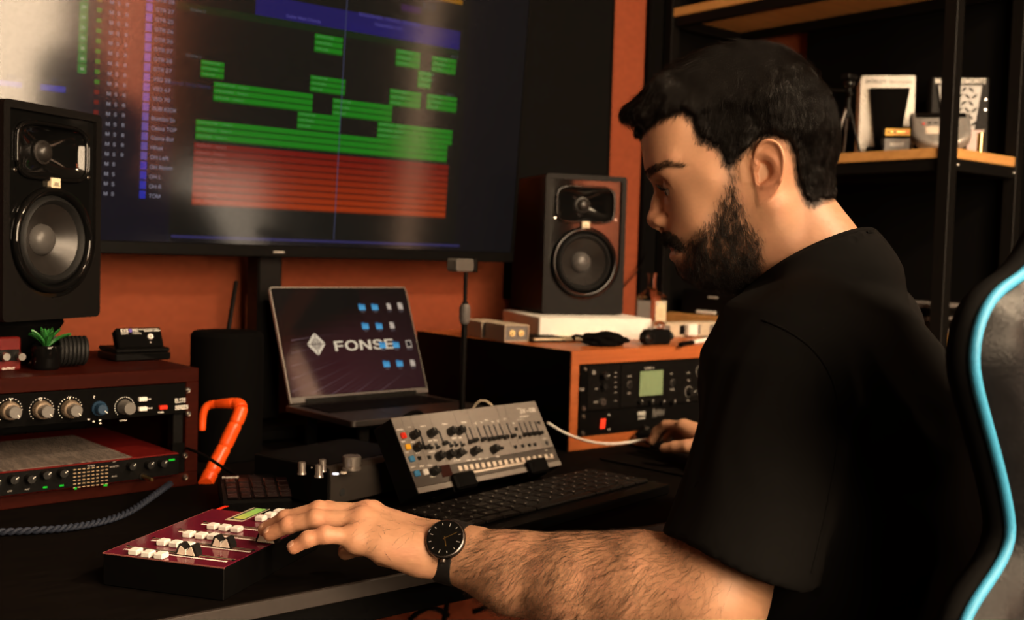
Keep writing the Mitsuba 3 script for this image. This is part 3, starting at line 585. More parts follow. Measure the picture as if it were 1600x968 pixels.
x, y = ip(800, 658); jk = thing('jack_plug', 'gold headphone plug sticking out of the red audio interface', 'plug'); part(jk, 'barrel', lr(move(lathe([(0, .030), (.0022, .030), (.0030, .026), (.0030, .004), (.0026, 0), (0, 0)], 14), [x, y, iz])), 'm_brass')
for q in ((1036, 542), (1038, 662)): screw(ik, lr, *lp(*q), .0045)
part(ik, 'rack_ear', lr(box(.482, .5015, .0215, .0655, -.003, .002, .0006)), 'm_black_rough')
pl = thing('paper_sheet', 'printed paper sheets lying on top of the red audio interface', 'paper', None)
part(pl, 'sheet', lr(box(ifx0 + .02, lr.hit(205, 709, 0)[0] - .005, ify1 + .0004, ify1 + .0014, -.20, FZ - .001, .0001)), 'm_paper', smooth=False)
# things on the left rack
LT = DT + .0005 + LH
o = onz(33, 578, LT); pf = upright([o[0] - .16, o[1] - .011, LT + .0005], 4)
rk = thing('preamp', 'small red preamp with silver knobs on the left end of the dark wood rack case', 'preamp')
part(rk, 'housing', pf(box(0, .16, 0, .046, -.045, 0, .002)), 'm_red_lac'); part(rk, 'dark_strip', pf(box(.002, .158, .013, .029, 0, .0006, .0002)), 'm_black')
for px_ in (6, 30, -24): x, y = pf.hit(px_, 556, .001); part(rk, 'knob', pf(move(lathe([(0, .013), (.0050, .013), (.0056, .012), (.0062, 0)], 20), [x, y, .0006])), 'm_steel')
part(rk, 'lettering', pf([words('OUTPUT', .0030, *pf.hit(13, 577, 0), .0002, True, True), words('IN', .003, *pf.hit(-6, 543, 0), .0002, True, True)]), 'm_print', smooth=False, kind='stuff')
o = onz(70, 578, LT)
vk = thing('succulent', 'small green succulent in a black pot on the dark wood rack case', 'plant'); vc = np.array([o[0] + .005, o[1] + .01, LT + .0005])
part(vk, 'pot', move(lathe([(0, 0), (.016, 0), (.019, .004), (.021, .030), (.019, .034), (.014, .032), (0, .030)], 24), vc), 'm_black_gloss', smooth=50)
def leaf(L, w, az, el_, c):
    t = np.linspace(0, 1, 8); V, Fc = [], []
    for q in t:
        ww = w * math.sin(math.pi * min(1, q * .85 + .12)) ** .8 * (1 - q ** 4); zc = L * q * math.sin(el_) + .004 * math.sin(q * 3); rr_ = L * q * math.cos(el_)
        V += [(rr_, -ww, zc + .002), (rr_, 0, zc), (rr_, ww, zc + .002), (rr_, 0, zc - .0022)]
    for i in range(7):
        for j in range(4): Fc += [(i * 4 + j, i * 4 + (j + 1) % 4, i * 4 + 4 + (j + 1) % 4), (i * 4 + j, i * 4 + 4 + (j + 1) % 4, i * 4 + 4 + j)]
    return move(turn(trimesh.Trimesh(V, Fc, process=False), math.degrees(az), Z), c)
for i in range(11): part(vk, 'leaf', leaf(.038 - .0012 * i, .0048, i * 2.4, .5 + .09 * i, vc + [0, 0, .030]), 'm_leaf', smooth=True)
o = onz(112, 576, LT); hc = np.array([o[0] + .005, o[1] + .03, LT + .024])
th = np.linspace(0, 2 * np.pi * 7, 200); pts = np.c_[hc[0] - .022 + .040 * th / th[-1], hc[1] - .01 + .019 * np.sin(th), hc[2] + .019 * np.cos(th)]
solo('coiled_cable', tube(pts, .0030, 7), 'm_rubber', 'coiled black cable behind the small succulent on the dark wood rack case', 'cable')
o = onz(182, 562, LT); bf = upright([o[0] - .012, o[1] - .03, LT + .0005], 2)
fk = thing('flat_box', 'flat black box under the small pedal on the dark wood rack case', 'box'); part(fk, 'shell', bf(box(0, .088, 0, .012, -.075, 0, .002)), 'm_black_gloss'); part(fk, 'lid', bf(box(.001, .087, .0125, .019, -.074, -.001, .002)), 'm_black')
pk = thing('effects_pedal', 'small black pedal with white lettering on the flat box left of the laptop', 'effects pedal')
qf = Frame(bf.pt(.006, .0205, -.002), bf.ex, Z * math.cos(.5) + np.array([0, 1, 0]) * math.sin(.5))
part(pk, 'shell', qf(box(0, .072, 0, .034, -.018, 0, .002)), 'm_black_rough')
part(pk, 'lettering', qf([words('DI', .0052, .008, .0262, 0, True, w=.012), words('PRO', .0052, .026, .0262, 0, True, w=.009), box(.036, .068, .030, .0308, 0, .0003, .0001), box(.044, .058, .0268, .0282, 0, .0003, .0001), box(.060, .070, .0268, .0282, 0, .0003, .0001), words('passive', .0022, .008, .0228, 0), words('direct box', .0022, .025, .0228, 0)]), 'm_print', smooth=False, kind='stuff')
part(pk, 'jack', qf(move(ring(.0018, .0042, 0, .003, 18), [.052, .017, 0])), 'm_white'); part(pk, 'switch', qf(move(sphere([0, 0, .002], .0022, 2), [.050, .007, 0])), 'm_steel', smooth=True)
part(pk, 'purple_mark', qf(box(.0205, .0250, .0262, .0316, 0, .0003, .0001)), 'm_purple'); pr('m_purple', (.08, .05, .35), .5)
sb_ = thing('speaker_stand', 'round black stand under the left studio monitor', 'speaker stand')
o = ls.pt(.093, 0, -.128); part(sb_, 'bowl', move(lathe([(0, LT + .0005), (.060, LT + .0005), (.066, LT + .008), (.080, .948), (.102, .966), (.108, .976), (.104, .9855), (0, .9855)], 48), [o[0], o[1], 0]), 'm_black_rough', smooth=50)
wk = thing('white_box', 'white box behind the red preamp at the left edge of the picture', 'box'); o = at(15, 520, 1.78)
part(wk, 'carton', box(o[0] - .12, o[0] + .045, o[1], o[1] + .06, LT + .0005, o[2] + .016, .002), 'm_white')
# braided cable, orange tube
pts = [onz(263, 757, .770), onz(250, 768, .757), onz(225, 786, .748), onz(190, 806, .745), onz(140, 820, .745), onz(80, 828, .745), onz(0, 832, .745), onz(-60, 834, .745)]
pts[0] = lr.pt(*ip(945, 702), iz + .004)
base = tube(pts, .001, 4, 90); p = CubicSpline(np.linspace(0, 1, len(pts)), np.array(pts))(np.linspace(0, 1, 260))
tng = np.gradient(p, axis=0); tng /= np.linalg.norm(tng, axis=1, keepdims=True); nn = np.cross(tng, Z); nn /= np.linalg.norm(nn, axis=1, keepdims=True); bb = np.cross(nn, tng)
strands = []
for s in range(2):
    a = np.linspace(0, 2 * np.pi * 22, 260) + s * np.pi; strands.append(tube(p + .0024 * (np.cos(a)[:, None] * nn + np.sin(a)[:, None] * bb) + [0, 0, .0012], .0026, 6))
solo('braided_cable', strands, 'm_braid', 'blue grey twisted cable on the desk in front of the dark wood rack case', 'cable', smooth=True)
pr('m_braid', (.009, .014, .029), .75)
ok = thing('orange_tube', 'bent orange tube wrapped in taped sections right of the dark wood rack case', 'tube')
op = np.array([at(316, 672, 1.70), at(317, 650, 1.70), at(322, 636, 1.70), at(334, 631, 1.70), at(352, 630, 1.69), at(366, 630, 1.685), at(374, 633, 1.68), at(376, 640, 1.675), at(371, 655, 1.67), at(361, 676, 1.665), at(350, 699, 1.66), at(337, 724, 1.65), at(326, 745, 1.64), at(321, 757, 1.63)])
op = CubicSpline(np.linspace(0, 1, len(op)), op)(np.linspace(0, 1, 90)); rad = np.interp(np.linspace(0, 1, 90), [0, .25, .45, 1], [.0055, .0065, .0105, .0115])
cuts = [0, 22, 34, 46, 57, 68, 79, 90]
for i in range(7):
    s = slice(cuts[i], min(cuts[i + 1] + 1, 90)); rr_ = rad[s].copy(); rr_[0] *= .88; rr_[-1] *= .88
    part(ok, 'section', tube(op[s], rr_, 18), 'm_orange', smooth=50)
ko = thing('thin_cable', 'thin black cable crossing the lower end of the orange tube', 'cable'); part(ko, 'wire', tube([at(292, 700, 1.60), at(312, 708, 1.58), at(332, 719, 1.57), at(350, 731, 1.56), at(372, 745, 1.54), at(385, 765, 1.53)], .0024, 6, 24), 'm_black')
# small pad controller with white mark
o = onz(340, 748, DT + .03); pf = Frame([o[0], o[1], DT + .0340], [.93, -.36, 0], Z * .12 + np.array([.36, .93, 0]))
bk = thing('pad_controller', 'small black pad unit with white logo behind the burgundy controller', 'controller')
part(bk, 'body', pf(box(0, .092, -.105, .006, -.018, 0, .003)), 'm_black')
part(bk, 'logo', pf(words('Roland', .0075, .006, -.010, 0, True, w=.022)), 'm_print', smooth=False)
for i in range(5):
    for j in range(4): part(bk, 'pad', pf(box(.008 + .0175 * i, .0225 + .0175 * i, -.036 - .020 * j, -.0205 - .020 * j, 0, .003, .0012)), 'm_pad')
pr('m_pad', (.009, .003, .003), .35, spec=.3)
# ---------------------------------------------------------------- laptop
lf = upright([.915, 1.752, .818], 3.6, 22.1); LW, LHt = .312, .2215
lk = thing('laptop', 'open silver laptop showing a dark red wallpaper with a white logo and blue folders', 'laptop')
lid = sbx(.006, .0, LW - .006, LHt - .006).buffer(.006, quad_segs=5).intersection(sbx(-1, .0, 1, 1))
part(lk, 'lid', lf(prism(lid, -.0055, 0)), 'm_silver', smooth=False)
part(lk, 'glass', lf(prism(lid.buffer(-.0022), 0, .0006)), 'm_black_gloss', smooth=False)
part(lk, 'hinge_bar', lf(box(.03, LW - .03, -.004, .006, -.004, .0035, .001)), 'm_black_metal')
part(lk, 'chin', lf(box(.0025, LW - .0025, .0006, .010, .0006, .0012, .0003)), 'm_mid_grey')
ink = Ink()
def lq(x, y): return lf.hit(400 + x / 3.722, 400 + y / 3.722, .001)
sx0, sx1, sy0, sy1 = .0045, LW - .0045, .011, LHt - .0045
nx, ny = 24, 16
for i in range(nx):
    for j in range(ny):
        x, y = sx0 + (sx1 - sx0) * i / nx, sy0 + (sy1 - sy0) * j / ny; u, v = (i + .5) / nx, (j + .5) / ny
        g = np.clip(1.15 - 1.0 * v, .15, 1) * (.75 + .35 * (1 - abs(u - .45) * 1.6))
        ink.quad(x, x + (sx1 - sx0) / nx, y, y + (sy1 - sy0) / ny, np.maximum(lin(6, 5, 6), lin(44 + 10 * (1 - u), 20, 25) * g * (1 - .85 * np.clip((v - .55 + .5 * (.45 - u)) * 4, 0, 1) * (u < .62))), .0008)
for i in range(30):                                           # fan of light streaks on the wallpaper
    t = i / 29
    a = (205 + max(0, t - .45) * 1250, 490 + min(t, .45) / .45 * 325); L = 330 + 120 * math.sin(i * 1.7); sl = -.16 - .62 * t
    pts = []
    for q in np.linspace(0, 1, 12):
        xx, yy = a[0] + L * q, a[1] + sl * L * q - 60 * q * q * t
        if xx < 985 + (yy - 805) * .31 and yy < 806 and yy > 215: pts.append([*lq(xx, yy), .001])
    if len(pts) > 3:
        pts = np.array(pts); w = .00035 + .0006 * (i % 3 == 0); s = np.linspace(1, .0, len(pts)) ** 1.2
        V = np.vstack([pts + [0, w, 0] * s[:, None], pts - [0, w, 0] * s[:, None]]); n = len(pts); Fc = []
        for k in range(n - 1): Fc += [(k + n, k + n + 1, k + 1), (k + n, k + 1, k)]
        m = trimesh.Trimesh(V, Fc, process=False); ink.m.append(m); ink.c.append(np.vstack([lin(92, 70, 76) * (s * .8 + .2)[:, None] * (.5 + .5 * (i % 3 == 0))] * 2))
X, Y = lq(351, 511); d = .0205; wc = lin(206, 188, 162)
def tri(p, c, z): m = trimesh.Trimesh([[a, b, z] for a, b in p], [[0, 1, 2]], process=False); (m.invert() if np.cross(np.subtract(p[1], p[0]), np.subtract(p[2], p[0])) < 0 else None); ink.m.append(m); ink.c.append(np.tile(c, (3, 1)))
g_ = .0008
for sx in (-1, 1):
    for sy in (-1, 1): tri([(X + sx * g_, Y + sy * g_), (X + sx * d * .95, Y + sy * g_), (X + sx * g_, Y + sy * d * 1.08)], wc, .0011)
for sx in (-1, 1):
    for sy in (-1, 1):
        for q, hh in ((.0042, .0105), (.0085, .0062)): ink.quad(X + sx * q - .0011, X + sx * q + .0011, *sorted((Y + sy * .0008, Y + sy * hh)), lin(60, 40, 44), .0013)
x, y = lq(462, 550); x2 = lq(800, 520)[0]; ink.text('FONSE', .0185, x, y, wc, .0011, True, w=x2 - x)
for (bx, by) in ((615, 295), (690, 295), (635, 405), (715, 405), (735, 516), (813, 514), (758, 625), (834, 622)):
    x, y = lq(bx, by); w, h = .0076, .0066
    ink.quad(x - w, x + w, y - h, y + h * .72, lin(58, 128, 172), .0015, lin(76, 152, 196)); ink.quad(x - w, x - w * .1, y + h * .6, y + h, lin(44, 110, 156), .0014); ink.quad(x - w, x + w, y + h * .55, y + h * .78, lin(44, 108, 152), .0016)
    ink.quad(x - w * .6, x + w * .6, y - h - .0045, y - h - .0032, lin(92, 84, 88), .0012)
for (bx, by, w, h) in ((772, 292, .0048, .0066), (838, 290, .0058, .0072), (790, 402, .0054, .0068), (888, 510, .0066, .0076), (910, 620, .0056, .0066)):
    x, y = lq(bx, by); ink.quad(x - w, x + w, y - h, y + h, lin(176, 160, 146), .0015)
    if by == 510: ink.quad(x - w * .72, x + w * .72, y - h * .7, y + h * .74, lin(18, 16, 18), .0016)
    else: ink.quad(x + w * .35, x + w, y + h * .5, y + h, lin(120, 108, 100), .0016)
    ink.quad(x - w, x + w, y - h - .0045, y - h - .0034, lin(92, 84, 88), .0012)
m, c = ink.done(); part(lk, 'screen', lf(m), 'm_lscreen', smooth=False, color=c, emitter=glow_v(1.0))
scene['m_lscreen'] = {'type': 'principled', 'base_color': {'type': 'rgb', 'value': [.005, .005, .005]}, 'roughness': .05, 'specular': .45}
part(lk, 'chin_mark', lf(box(LW * .5 - .008, LW * .5 + .008, .0035, .0062, .0012, .0014, .0001)), 'm_print_dim')
bf = flat([.915 - .003, 1.748 - .215, .806], 3.6)
part(lk, 'base', bf(rbox(0, LW, 0, .212, 0, .0105, .008)), 'm_dark_alu'); part(lk, 'keyboard_well', bf(box(.018, LW - .018, .095, .195, .0105, .0108, .0001)), 'm_black'); part(lk, 'trackpad', bf(box(.10, .212, .008, .085, .0105, .0109, .0001)), 'm_dark_alu')
for i in range(12):
    for j in range(5): part(lk, 'key', bf(box(.021 + .0226 * i, .0415 + .0226 * i, .098 + .0192 * j, .1148 + .0192 * j, .0108, .0122, .0006)), 'm_black')
sk = thing('laptop_stand', 'black stand raising the laptop above the desk', 'stand'); part(sk, 'plate', bf(box(.02, LW - .02, .01, .20, -.006, -.0005, .002)), 'm_black_metal')
for x in (.03, LW - .05):
    for y in (.02, .18): part(sk, 'leg', bf(box(x, x + .02, y, y + .012, DT + .0005 - .806, -.006, .002)), 'm_black_metal')
# ---------------------------------------------------------------- microphone stand, round base behind
o = at(723, 600, 1.86); mk = thing('microphone_stand', 'thin black microphone stand with an empty clip right of the laptop', 'microphone stand'); mx, my = o[0], o[1]
top = at(729, 425, 1.86); zt = top[2]
part(mk, 'round_base', move(lathe([(0, 0), (.06, 0), (.062, .006), (.055, .012), (.012, .018), (.012, .03), (0, .03)], 36), [mx, my, DT + .0005]), 'm_black_metal')
part(mk, 'pole', move(cyl(.0052, DT + .02, zt - .05, 14), [mx, my, 0]), 'm_black_metal'); part(mk, 'upper_pole', move(cyl(.0034, zt - .09, zt, 12), [mx, my, 0]), 'm_black_metal')
part(mk, 'clutch', move(lathe([(0, zt - .088), (.006, zt - .088), (.0095, zt - .082), (.0095, zt - .060), (.007, zt - .054), (0, zt - .054)], 18), [mx, my, 0]), 'm_mid_grey')
cf = upright([mx - .028, my - .012, zt + .001], 14); part(mk, 'clip', cf(rbox(0, .046, 0, .022, -.022, .0, .005)), 'm_clip'); part(mk, 'clip_jaw', cf(box(.050, .058, -.001, .024, -.022, 0, .002)), 'm_black_metal'); part(mk, 'clip_bridge', cf(box(.044, .052, .002, .009, -.016, -.006, .001)), 'm_black_metal')
pr('m_clip', (.085, .078, .07), .55)
o = ony(325, 515, 1.90); lk2 = thing('round_container', 'round black container with a slim pole beside it under the television', 'container')
part(lk2, 'disc', move(lathe([(0, 0), (.10, 0), (.102, .01), (.10, o[2] - DT), (0, o[2] - DT)], 40), [.74, 1.86, DT + .0005]), 'm_black_rough') if False else None
zt2 = ony(325, 512, 1.80)[2]
part(lk2, 'disc', move(lathe([(0, 0), (.058, 0), (.060, .004), (.060, zt2 - DT - .006), (.055, zt2 - DT), (0, zt2 - DT)], 40), [ony(325, 512, 1.80)[0], 1.72, DT + .0005]), 'm_black_rough')
part(lk2, 'pole', tube([ony(357, 515, 1.78), ony(364, 470, 1.80), ony(369, 440, 1.82)], .004, 10), 'm_black_metal')
# ---------------------------------------------------------------- grey synthesizer
jf = upright([.824, 1.209, .774], 12.5, 31.4); jf = Frame(jf.o, jf.ex * math.cos(-.017) + jf.ey * math.sin(-.017), jf.ey); JW, JH = .324, .108
jk = thing('synthesizer', 'grey desktop synthesizer with sliders and a row of cream buttons', 'synthesizer')
part(jk, 'housing', jf(rbox(0, JW, -.004, JH, -.040, -.001, .002, 3)), 'm_black', smooth=30); part(jk, 'panel', jf(box(0, JW, .028, JH, -.001, .0008, .0004)), 'm_synth_panel')
part(jk, 'lower_panel', jf(box(0, JW, .0045, .0275, -.001, .0008, .0004)), 'm_synth_dark'); part(jk, 'front_lip', jf(box(0, JW, -.004, .004, -.001, .0015, .0005)), 'm_synth_panel')
def jp(x, y, z=.0008): return jf.hit(600 + x / 4.84, 600 + y / 4.84, z)
jz = .0008
for q, mt in (((140, 393), 'm_red'), ((175, 478), 'm_yellow'), ((203, 568), 'm_blue'), ((243, 678), 'm_blue'), ((308, 668), 'm_white')):
    x, y = jp(*q); part(jk, 'square_button', jf(box(x - .0045, x + .0045, y - .0042, y + .0042, jz, jz + .0045, .0010)), mt)
for q in ((225, 385), (355, 372), (505, 358), (570, 352), (250, 478), (415, 545), (495, 533), (562, 524), (680, 508), (830, 492), (378, 658)):
    x, y = jp(q[0] - 8, q[1] + 6); c = part(jk, 'knob', jf(move(lathe([(0, .0125), (.0052, .0125), (.0060, .0115), (.0066, 0)], 18), [x, y, jz])), 'm_knob')
    part(c, 'pointer', jf(move(box(-.0004, .0004, .001, .0058, .0121, .0129, .0001), [x, y, jz])), 'm_print_dim')
for a, b, t in (((270, 365), (312, 485), 1), ((413, 352), (458, 462), .9), ((605, 330), (645, 440), 1), ((642, 325), (686, 432), .97), ((700, 320), (746, 428), .95), ((750, 312), (794, 424), .97), ((786, 308), (831, 418), .97), ((826, 304), (872, 414), .95), ((870, 300), (916, 408), .97), ((928, 292), (969, 402), .95), ((1016, 288), (1063, 394), .93), ((1056, 284), (1101, 390), .93), ((1096, 280), (1139, 385), .93), ((1136, 275), (1179, 381), .93)):
    x0, y0 = jp(*a); x1, y1 = jp(*b); xm = (x0 + x1) / 2
    s = part(jk, 'slider_slot', jf(box(xm - .0019, xm + .0019, y1, y0, jz, jz + .0003, .0001)), 'm_ink')
    yy = y0 + (y1 - y0) * t; part(s, 'slider_cap', jf(box(xm - .0042, xm + .0042, yy - .0028, yy + .0028, jz + .0002, jz + .0075, .0014)), 'm_knob')
for q in ((350, 472), (398, 468), (500, 457), (540, 452), (585, 452)):
    x, y = jp(*q); s = part(jk, 'toggle_slot', jf(box(x - .0028, x + .0028, y - .0045, y + .0045, jz, jz + .0004, .0001)), 'm_ink'); part(s, 'toggle', jf(box(x - .0020, x + .0020, y - .0040, y - .0008, jz + .0004, jz + .005, .0006)), 'm_knob')
for q in ((605, 520), (725, 506), (882, 486)):
    x, y = jp(*q); s = part(jk, 'toggle_slot', jf(box(x - .0048, x + .0048, y - .0022, y + .0022, jz, jz + .0004, .0001)), 'm_ink'); part(s, 'toggle', jf(box(x + .0005, x + .0042, y - .0020, y + .0020, jz + .0004, jz + .004, .0006)), 'm_knob')
for q in ((998, 338), (1027, 402), (265, 560), (340, 553), (992, 475), (1048, 466), (1097, 461), (1140, 456), (1168, 292)):
    x, y = jp(*q); part(jk, 'small_switch', jf(box(x - .0032, x + .0032, y - .0026, y + .0026, jz, jz + .0016, .0005)), 'm_knob')
x, y = jp(1230, 444); part(jk, 'jack_socket', jf(move(cyl(.0038, 0, .0015, 16), [x, y, jz])), 'm_ink')
for i in range(17):
    t = i / 16; x, y = jp(572 + (1265 - 572) * t, 638 + (544 - 638) * t); part(jk, 'step_button', jf(box(x - .0038, x + .0038, y - .0040, y + .0040, jz, jz + .0022, .0007)), 'm_step')
pr('m_step', (.62, .52, .42), .5)
x0, y0 = jp(560, 686); x1, y1 = jp(1240, 586); part(jk, 'ribbon_strip', jf(box(x0, x1, y0 - .0016, y0 + .0016, jz, jz + .0005, .0001)), 'm_step'); x2, y2 = jp(1272, 578); part(jk, 'ribbon_end', jf(box(x2 - .0045, x2 + .0045, y0 - .0016, y0 + .0016, jz, jz + .0005, .0001)), 'm_step')
x0, y1 = jp(412, 618); x1, y0 = jp(522, 690); part(jk, 'display', jf(box(x0, x1, y0, y1, jz, jz + .0012, .0003)), 'm_disp'); pr('m_disp', (.03, .010, .008), .2)
tx = []
x, y = jp(1028, 222); x1 = jp(1150, 205)[0]; tx.append(words('JX-08', .0068, x, y, jz, True, w=x1 - x))
for q, s in (((1008, 190), 'Roland'), ((1030, 252), 'SYNTHESIZER'), ((98, 352), 'MANUAL'), ((180, 330), 'LFO'), ((278, 325), 'DCO-1'), ((445, 308), 'DCO-2'), ((590, 295), 'MIXER'), ((685, 302), 'HPF'), ((730, 295), 'VCF'), ((762, 278), 'FREQ'), ((815, 290), 'RES'), ((855, 285), 'ENV'), ((905, 268), 'VCA'), ((975, 300), 'KEY'), ((1010, 274), 'A   D   S   R'), ((135, 440), 'PART'), ((165, 522), 'EDIT'), ((205, 445), 'RATE'), ((240, 525), 'SYNC'), ((340, 520), 'CHORUS'), ((335, 436), 'WAVE'), ((378, 430), 'MOD'), ((515, 415), 'RANGE'), ((562, 410), 'TUNE'), ((1200, 418), 'PHONES'), ((1220, 505), 'EXIT'), ((205, 634), 'SHIFT'), ((272, 627), 'MENU'), ((330, 620), 'VALUE'), ((530, 585), 'PATTERN'), ((630, 582), 'STEP'), ((670, 578), 'NOTE'), ((718, 572), 'VELO'), ((765, 567), 'GATE'), ((850, 553), 'PROB'), ((350, 706), 'SOUND')):
    x, y = jp(*q); tx.append(words(s, .0022, x, y, jz, True))
part(jk, 'lettering', jf(tx), 'm_print', smooth=False, kind='stuff')
ln = []
for q in (130, 200, 342, 530, 636, 860, 922):
    x, y = jp(q, 262 - (q - 130) * .07); ln.append(box(x - .0002, x + .0002, .030, JH - .0005, jz, jz + .0002, .00005))
x, y = jp(1190, 430); ln.append(box(x, x + .0004, .030, y + .012, jz, jz + .0002, .00005))
part(jk, 'section_lines', jf(ln), 'm_ink', smooth=False, kind='stuff')
sk = thing('synthesizer_stand', 'black angled stand holding up the grey synthesizer', 'stand')
for x in (.085, JW - .07):
    a = jf.pt(x, -.010, .012); part(sk, 'front_lip', jf(box(x - .018, x + .026, -.012, .012, .002, .012, .003)), 'm_black'); part(sk, 'foot', jf(box(x - .018, x + .026, -.0125, -.0045, -.045, .0018, .001)), 'm_black')
    b = jf.pt(x, .0, -.030); part(sk, 'leg', box(b[0] - .01, b[0] + .02, b[1] - .0, b[1] + .012, DT + .0005, b[2] + .006, .001), 'm_black_metal'); c = jf.pt(x, .085, -.046); part(sk, 'rear_leg', tube([c + [0, 0, -.004], [c[0] + .01, c[1] + .05, DT + .004]], .004, 8), 'm_black_metal'); part(sk, 'rail', jf(box(x - .004, x + .012, -.0125, .095, -.0465, -.0405, .001)), 'm_black')
    part(sk, 'floor_bar', box(b[0] - .01, b[0] + .02, b[1], c[1] + .065, DT + .0005, DT + .005, .001), 'm_black_metal')
solo('synthesizer_cable', tube([jf.pt(.240, .1, -.02), jf.pt(.238, .118, -.018), jf.pt(.232, .128, -.024), jf.pt(.225, .12, -.05), [1.03, 1.36, DT + .01], [1.04, 1.46, DT + .004]], .0022, 6, 30), 'm_beige', 'thin cable sticking up behind the top edge of the grey synthesizer', 'cable')
# ---------------------------------------------------------------- audio interface with knobs
o = onz(513, 790, DT + .006); af = upright([o[0], o[1], DT + .006], 14.6); AW, AD, AH = .182, .15, .052
ak = thing('desktop_interface', 'grey metal desktop audio interface with tall knobs in front of the laptop', 'audio interface')
prof = [(0, 0), (-.004, .002), (-.004, AH - .016), (-.001, AH - .006), (.006, AH - .001), (.014, AH), (AD, AH), (AD, 0)]
poly = Polygon([(a, b) for a, b in prof])
m = prism(poly, 0, AW); m.apply_transform(np.array([[0, 0, 1, 0], [0, 1, 0, 0], [-1, 0, 0, 0], [0, 0, 0, 1.]])); part(ak, 'housing', af(m), 'm_gunmetal', smooth=30)
pr('m_gunmetal', (.085, .070, .061), .42, metal=.6)
part(ak, 'dark_end_sheet', af(box(-.004, -.0003, .0, AH, -AD, .003, .002)), 'm_black'); part(ak, 'top_plate', af(box(.0, AW, AH, AH + .0006, -AD, -.016, .0002)), 'm_black')  # black sheet on the left end puts its shade into colour
for x in (.02, AW - .03): part(ak, 'foot', af(box(x, x + .012, -.0055, 0, -AD + .01, -.01, .001)), 'm_rubber')
part(ak, 'front_socket', af(move(cyl(.0052, 0, .0008, 18), [.022, .016, .0042])), 'm_ink'); part(ak, 'front_button', af(move(cyl(.0022, 0, .0012, 12), [.098, .022, .0042])), 'm_ink')
top = flat(af.pt(0, AH + .0006, 0), 14.6)
def tp(x, y, z=0): return top.hit(300 + x / 4, 600 + y / 4, z)
for q in ((686, 562), (793, 580), (814, 545)): x, y = tp(*q); part(ak, 'gain_knob', top(move(lathe([(0, .0165), (.0044, .0165), (.0050, .0158), (.0050, .003), (.0060, .0015), (.0060, 0)], 20), [x, y, 0])), 'm_alu_warm')
x, y = tp(998, 532); part(ak, 'volume_knob', top(move(lathe([(0, .019), (.0118, .019), (.0126, .018), (.0122, .006), (.0112, .005), (.0112, .0035), (.0125, .003), (.0125, 0)], 32), [x, y, 0])), 'm_alu_warm')
pr('m_alu_warm', (.40, .35, .31), .35, metal=.8)
x, y = tp(897, 563); part(ak, 'lit_button', top(move(lathe([(0, .0022), (.0042, .002), (.0046, 0)], 18), [x, y, 0])), 'm_white', emitter=glow(np.array([.62, .72, .95]), .3))
x, y = tp(947, 556); part(ak, 'button', top(move(lathe([(0, .0022), (.0042, .002), (.0046, 0)], 18), [x, y, 0])), 'm_step')
x, y = tp(748, 524); part(ak, 'indicator', top(sphere([x, y, .0008], .0012, 1)), 'm_white')
solo('interface_cable', tube([[1.06, 1.62, DT + .02], [1.03, 1.50, .80], [.985, 1.45, .838], [.945, 1.43, .835], [.91, 1.44, .80], [.89, 1.46, DT + .006]], .0035, 8, 40), 'm_black', 'black cable arching in front of the lower right corner of the laptop', 'cable')
# ---------------------------------------------------------------- keyboard, mouse pad, mouse
kf = flat([.80, 1.065, DT + .0005], 11)
kk = thing('keyboard', 'black computer keyboard on the desk in front of the synthesizer', 'keyboard'); part(kk, 'case', kf(rbox(0, .43, -.028, .125, 0, .014, .006)), 'm_black')
for r_ in range(6):
    n = 15 if r_ else 12; 
    for i in range(n):
        x0 = .010 + .41 * i / n; w = .41 / n - .0026; y = .004 + .0193 * r_
        if r_ == 0 and 3 < i < 8:
            if i == 4: part(kk, 'space_bar', kf(box(x0, x0 + .41 / n * 4 - .0026, y, y + .0165, .014, .0185, .0015)), 'm_keycap')
            continue
        part(kk, 'key', kf(box(x0, x0 + w, y, y + .0165, .014, .0185, .0015)), 'm_keycap')
pr('m_keycap', (.006, .005, .0045), .5, spec=.18)
lg = []
for r_ in range(1, 6):
    for i in range(15): lg.append(kf(words('QWERTYUIOPASDFGHJKLZXCVBNM1234567890'[(i * 7 + r_ * 11) % 36], .0030, .016 + .41 * i / 15, .011 + .0193 * r_, .0185)))
part(kk, 'key_legends', lg, 'm_print_dim', smooth=False, kind='stuff')
mp = flat([1.345, 1.13, DT + .0005], 6); solo('mouse_pad', mp(rbox(0, .26, 0, .25, 0, .003, .012)), 'm_desk', 'dark mouse pad on the desk in front of the orange rack case', 'mouse pad')
# ---------------------------------------------------------------- burgundy fader controller
c2 = onz(350, 886, DT + .035); c1 = onz(172, 858, DT + .035); c3 = onz(498, 812, DT + .035)
ct = Frame(c2, c3 - c2, np.cross(Z, c3 - c2)); CW = np.linalg.norm(c3 - c2) * 1.0; CH = float((c1 - c2) @ ct.ey)
bk = thing('fader_controller', 'burgundy fader controller with white square buttons under the hand', 'fader controller')
part(bk, 'body', ct(box(0, CW, 0, CH, -.0345, -.0012, .001)), 'm_black'); part(bk, 'top_panel', ct(box(.0004, CW - .0004, .0004, CH - .0004, -.0012, 0, .0005)), 'm_burgundy')
part(bk, 'edge_trim', ct([box(-.0004, .0008, -.0004, CH + .0004, -.0016, -.0002, .0002), box(-.0004, CW, CH - .0008, CH + .0006, -.0016, -.0001, .0002)]), 'm_trim', kind='stuff'); pr('m_trim', (.40, .14, .12), .3, metal=.5)
def cp(x, y, z=0.): return ct.hit(160 + x / 5.333, 770 + y / 5.333, z)
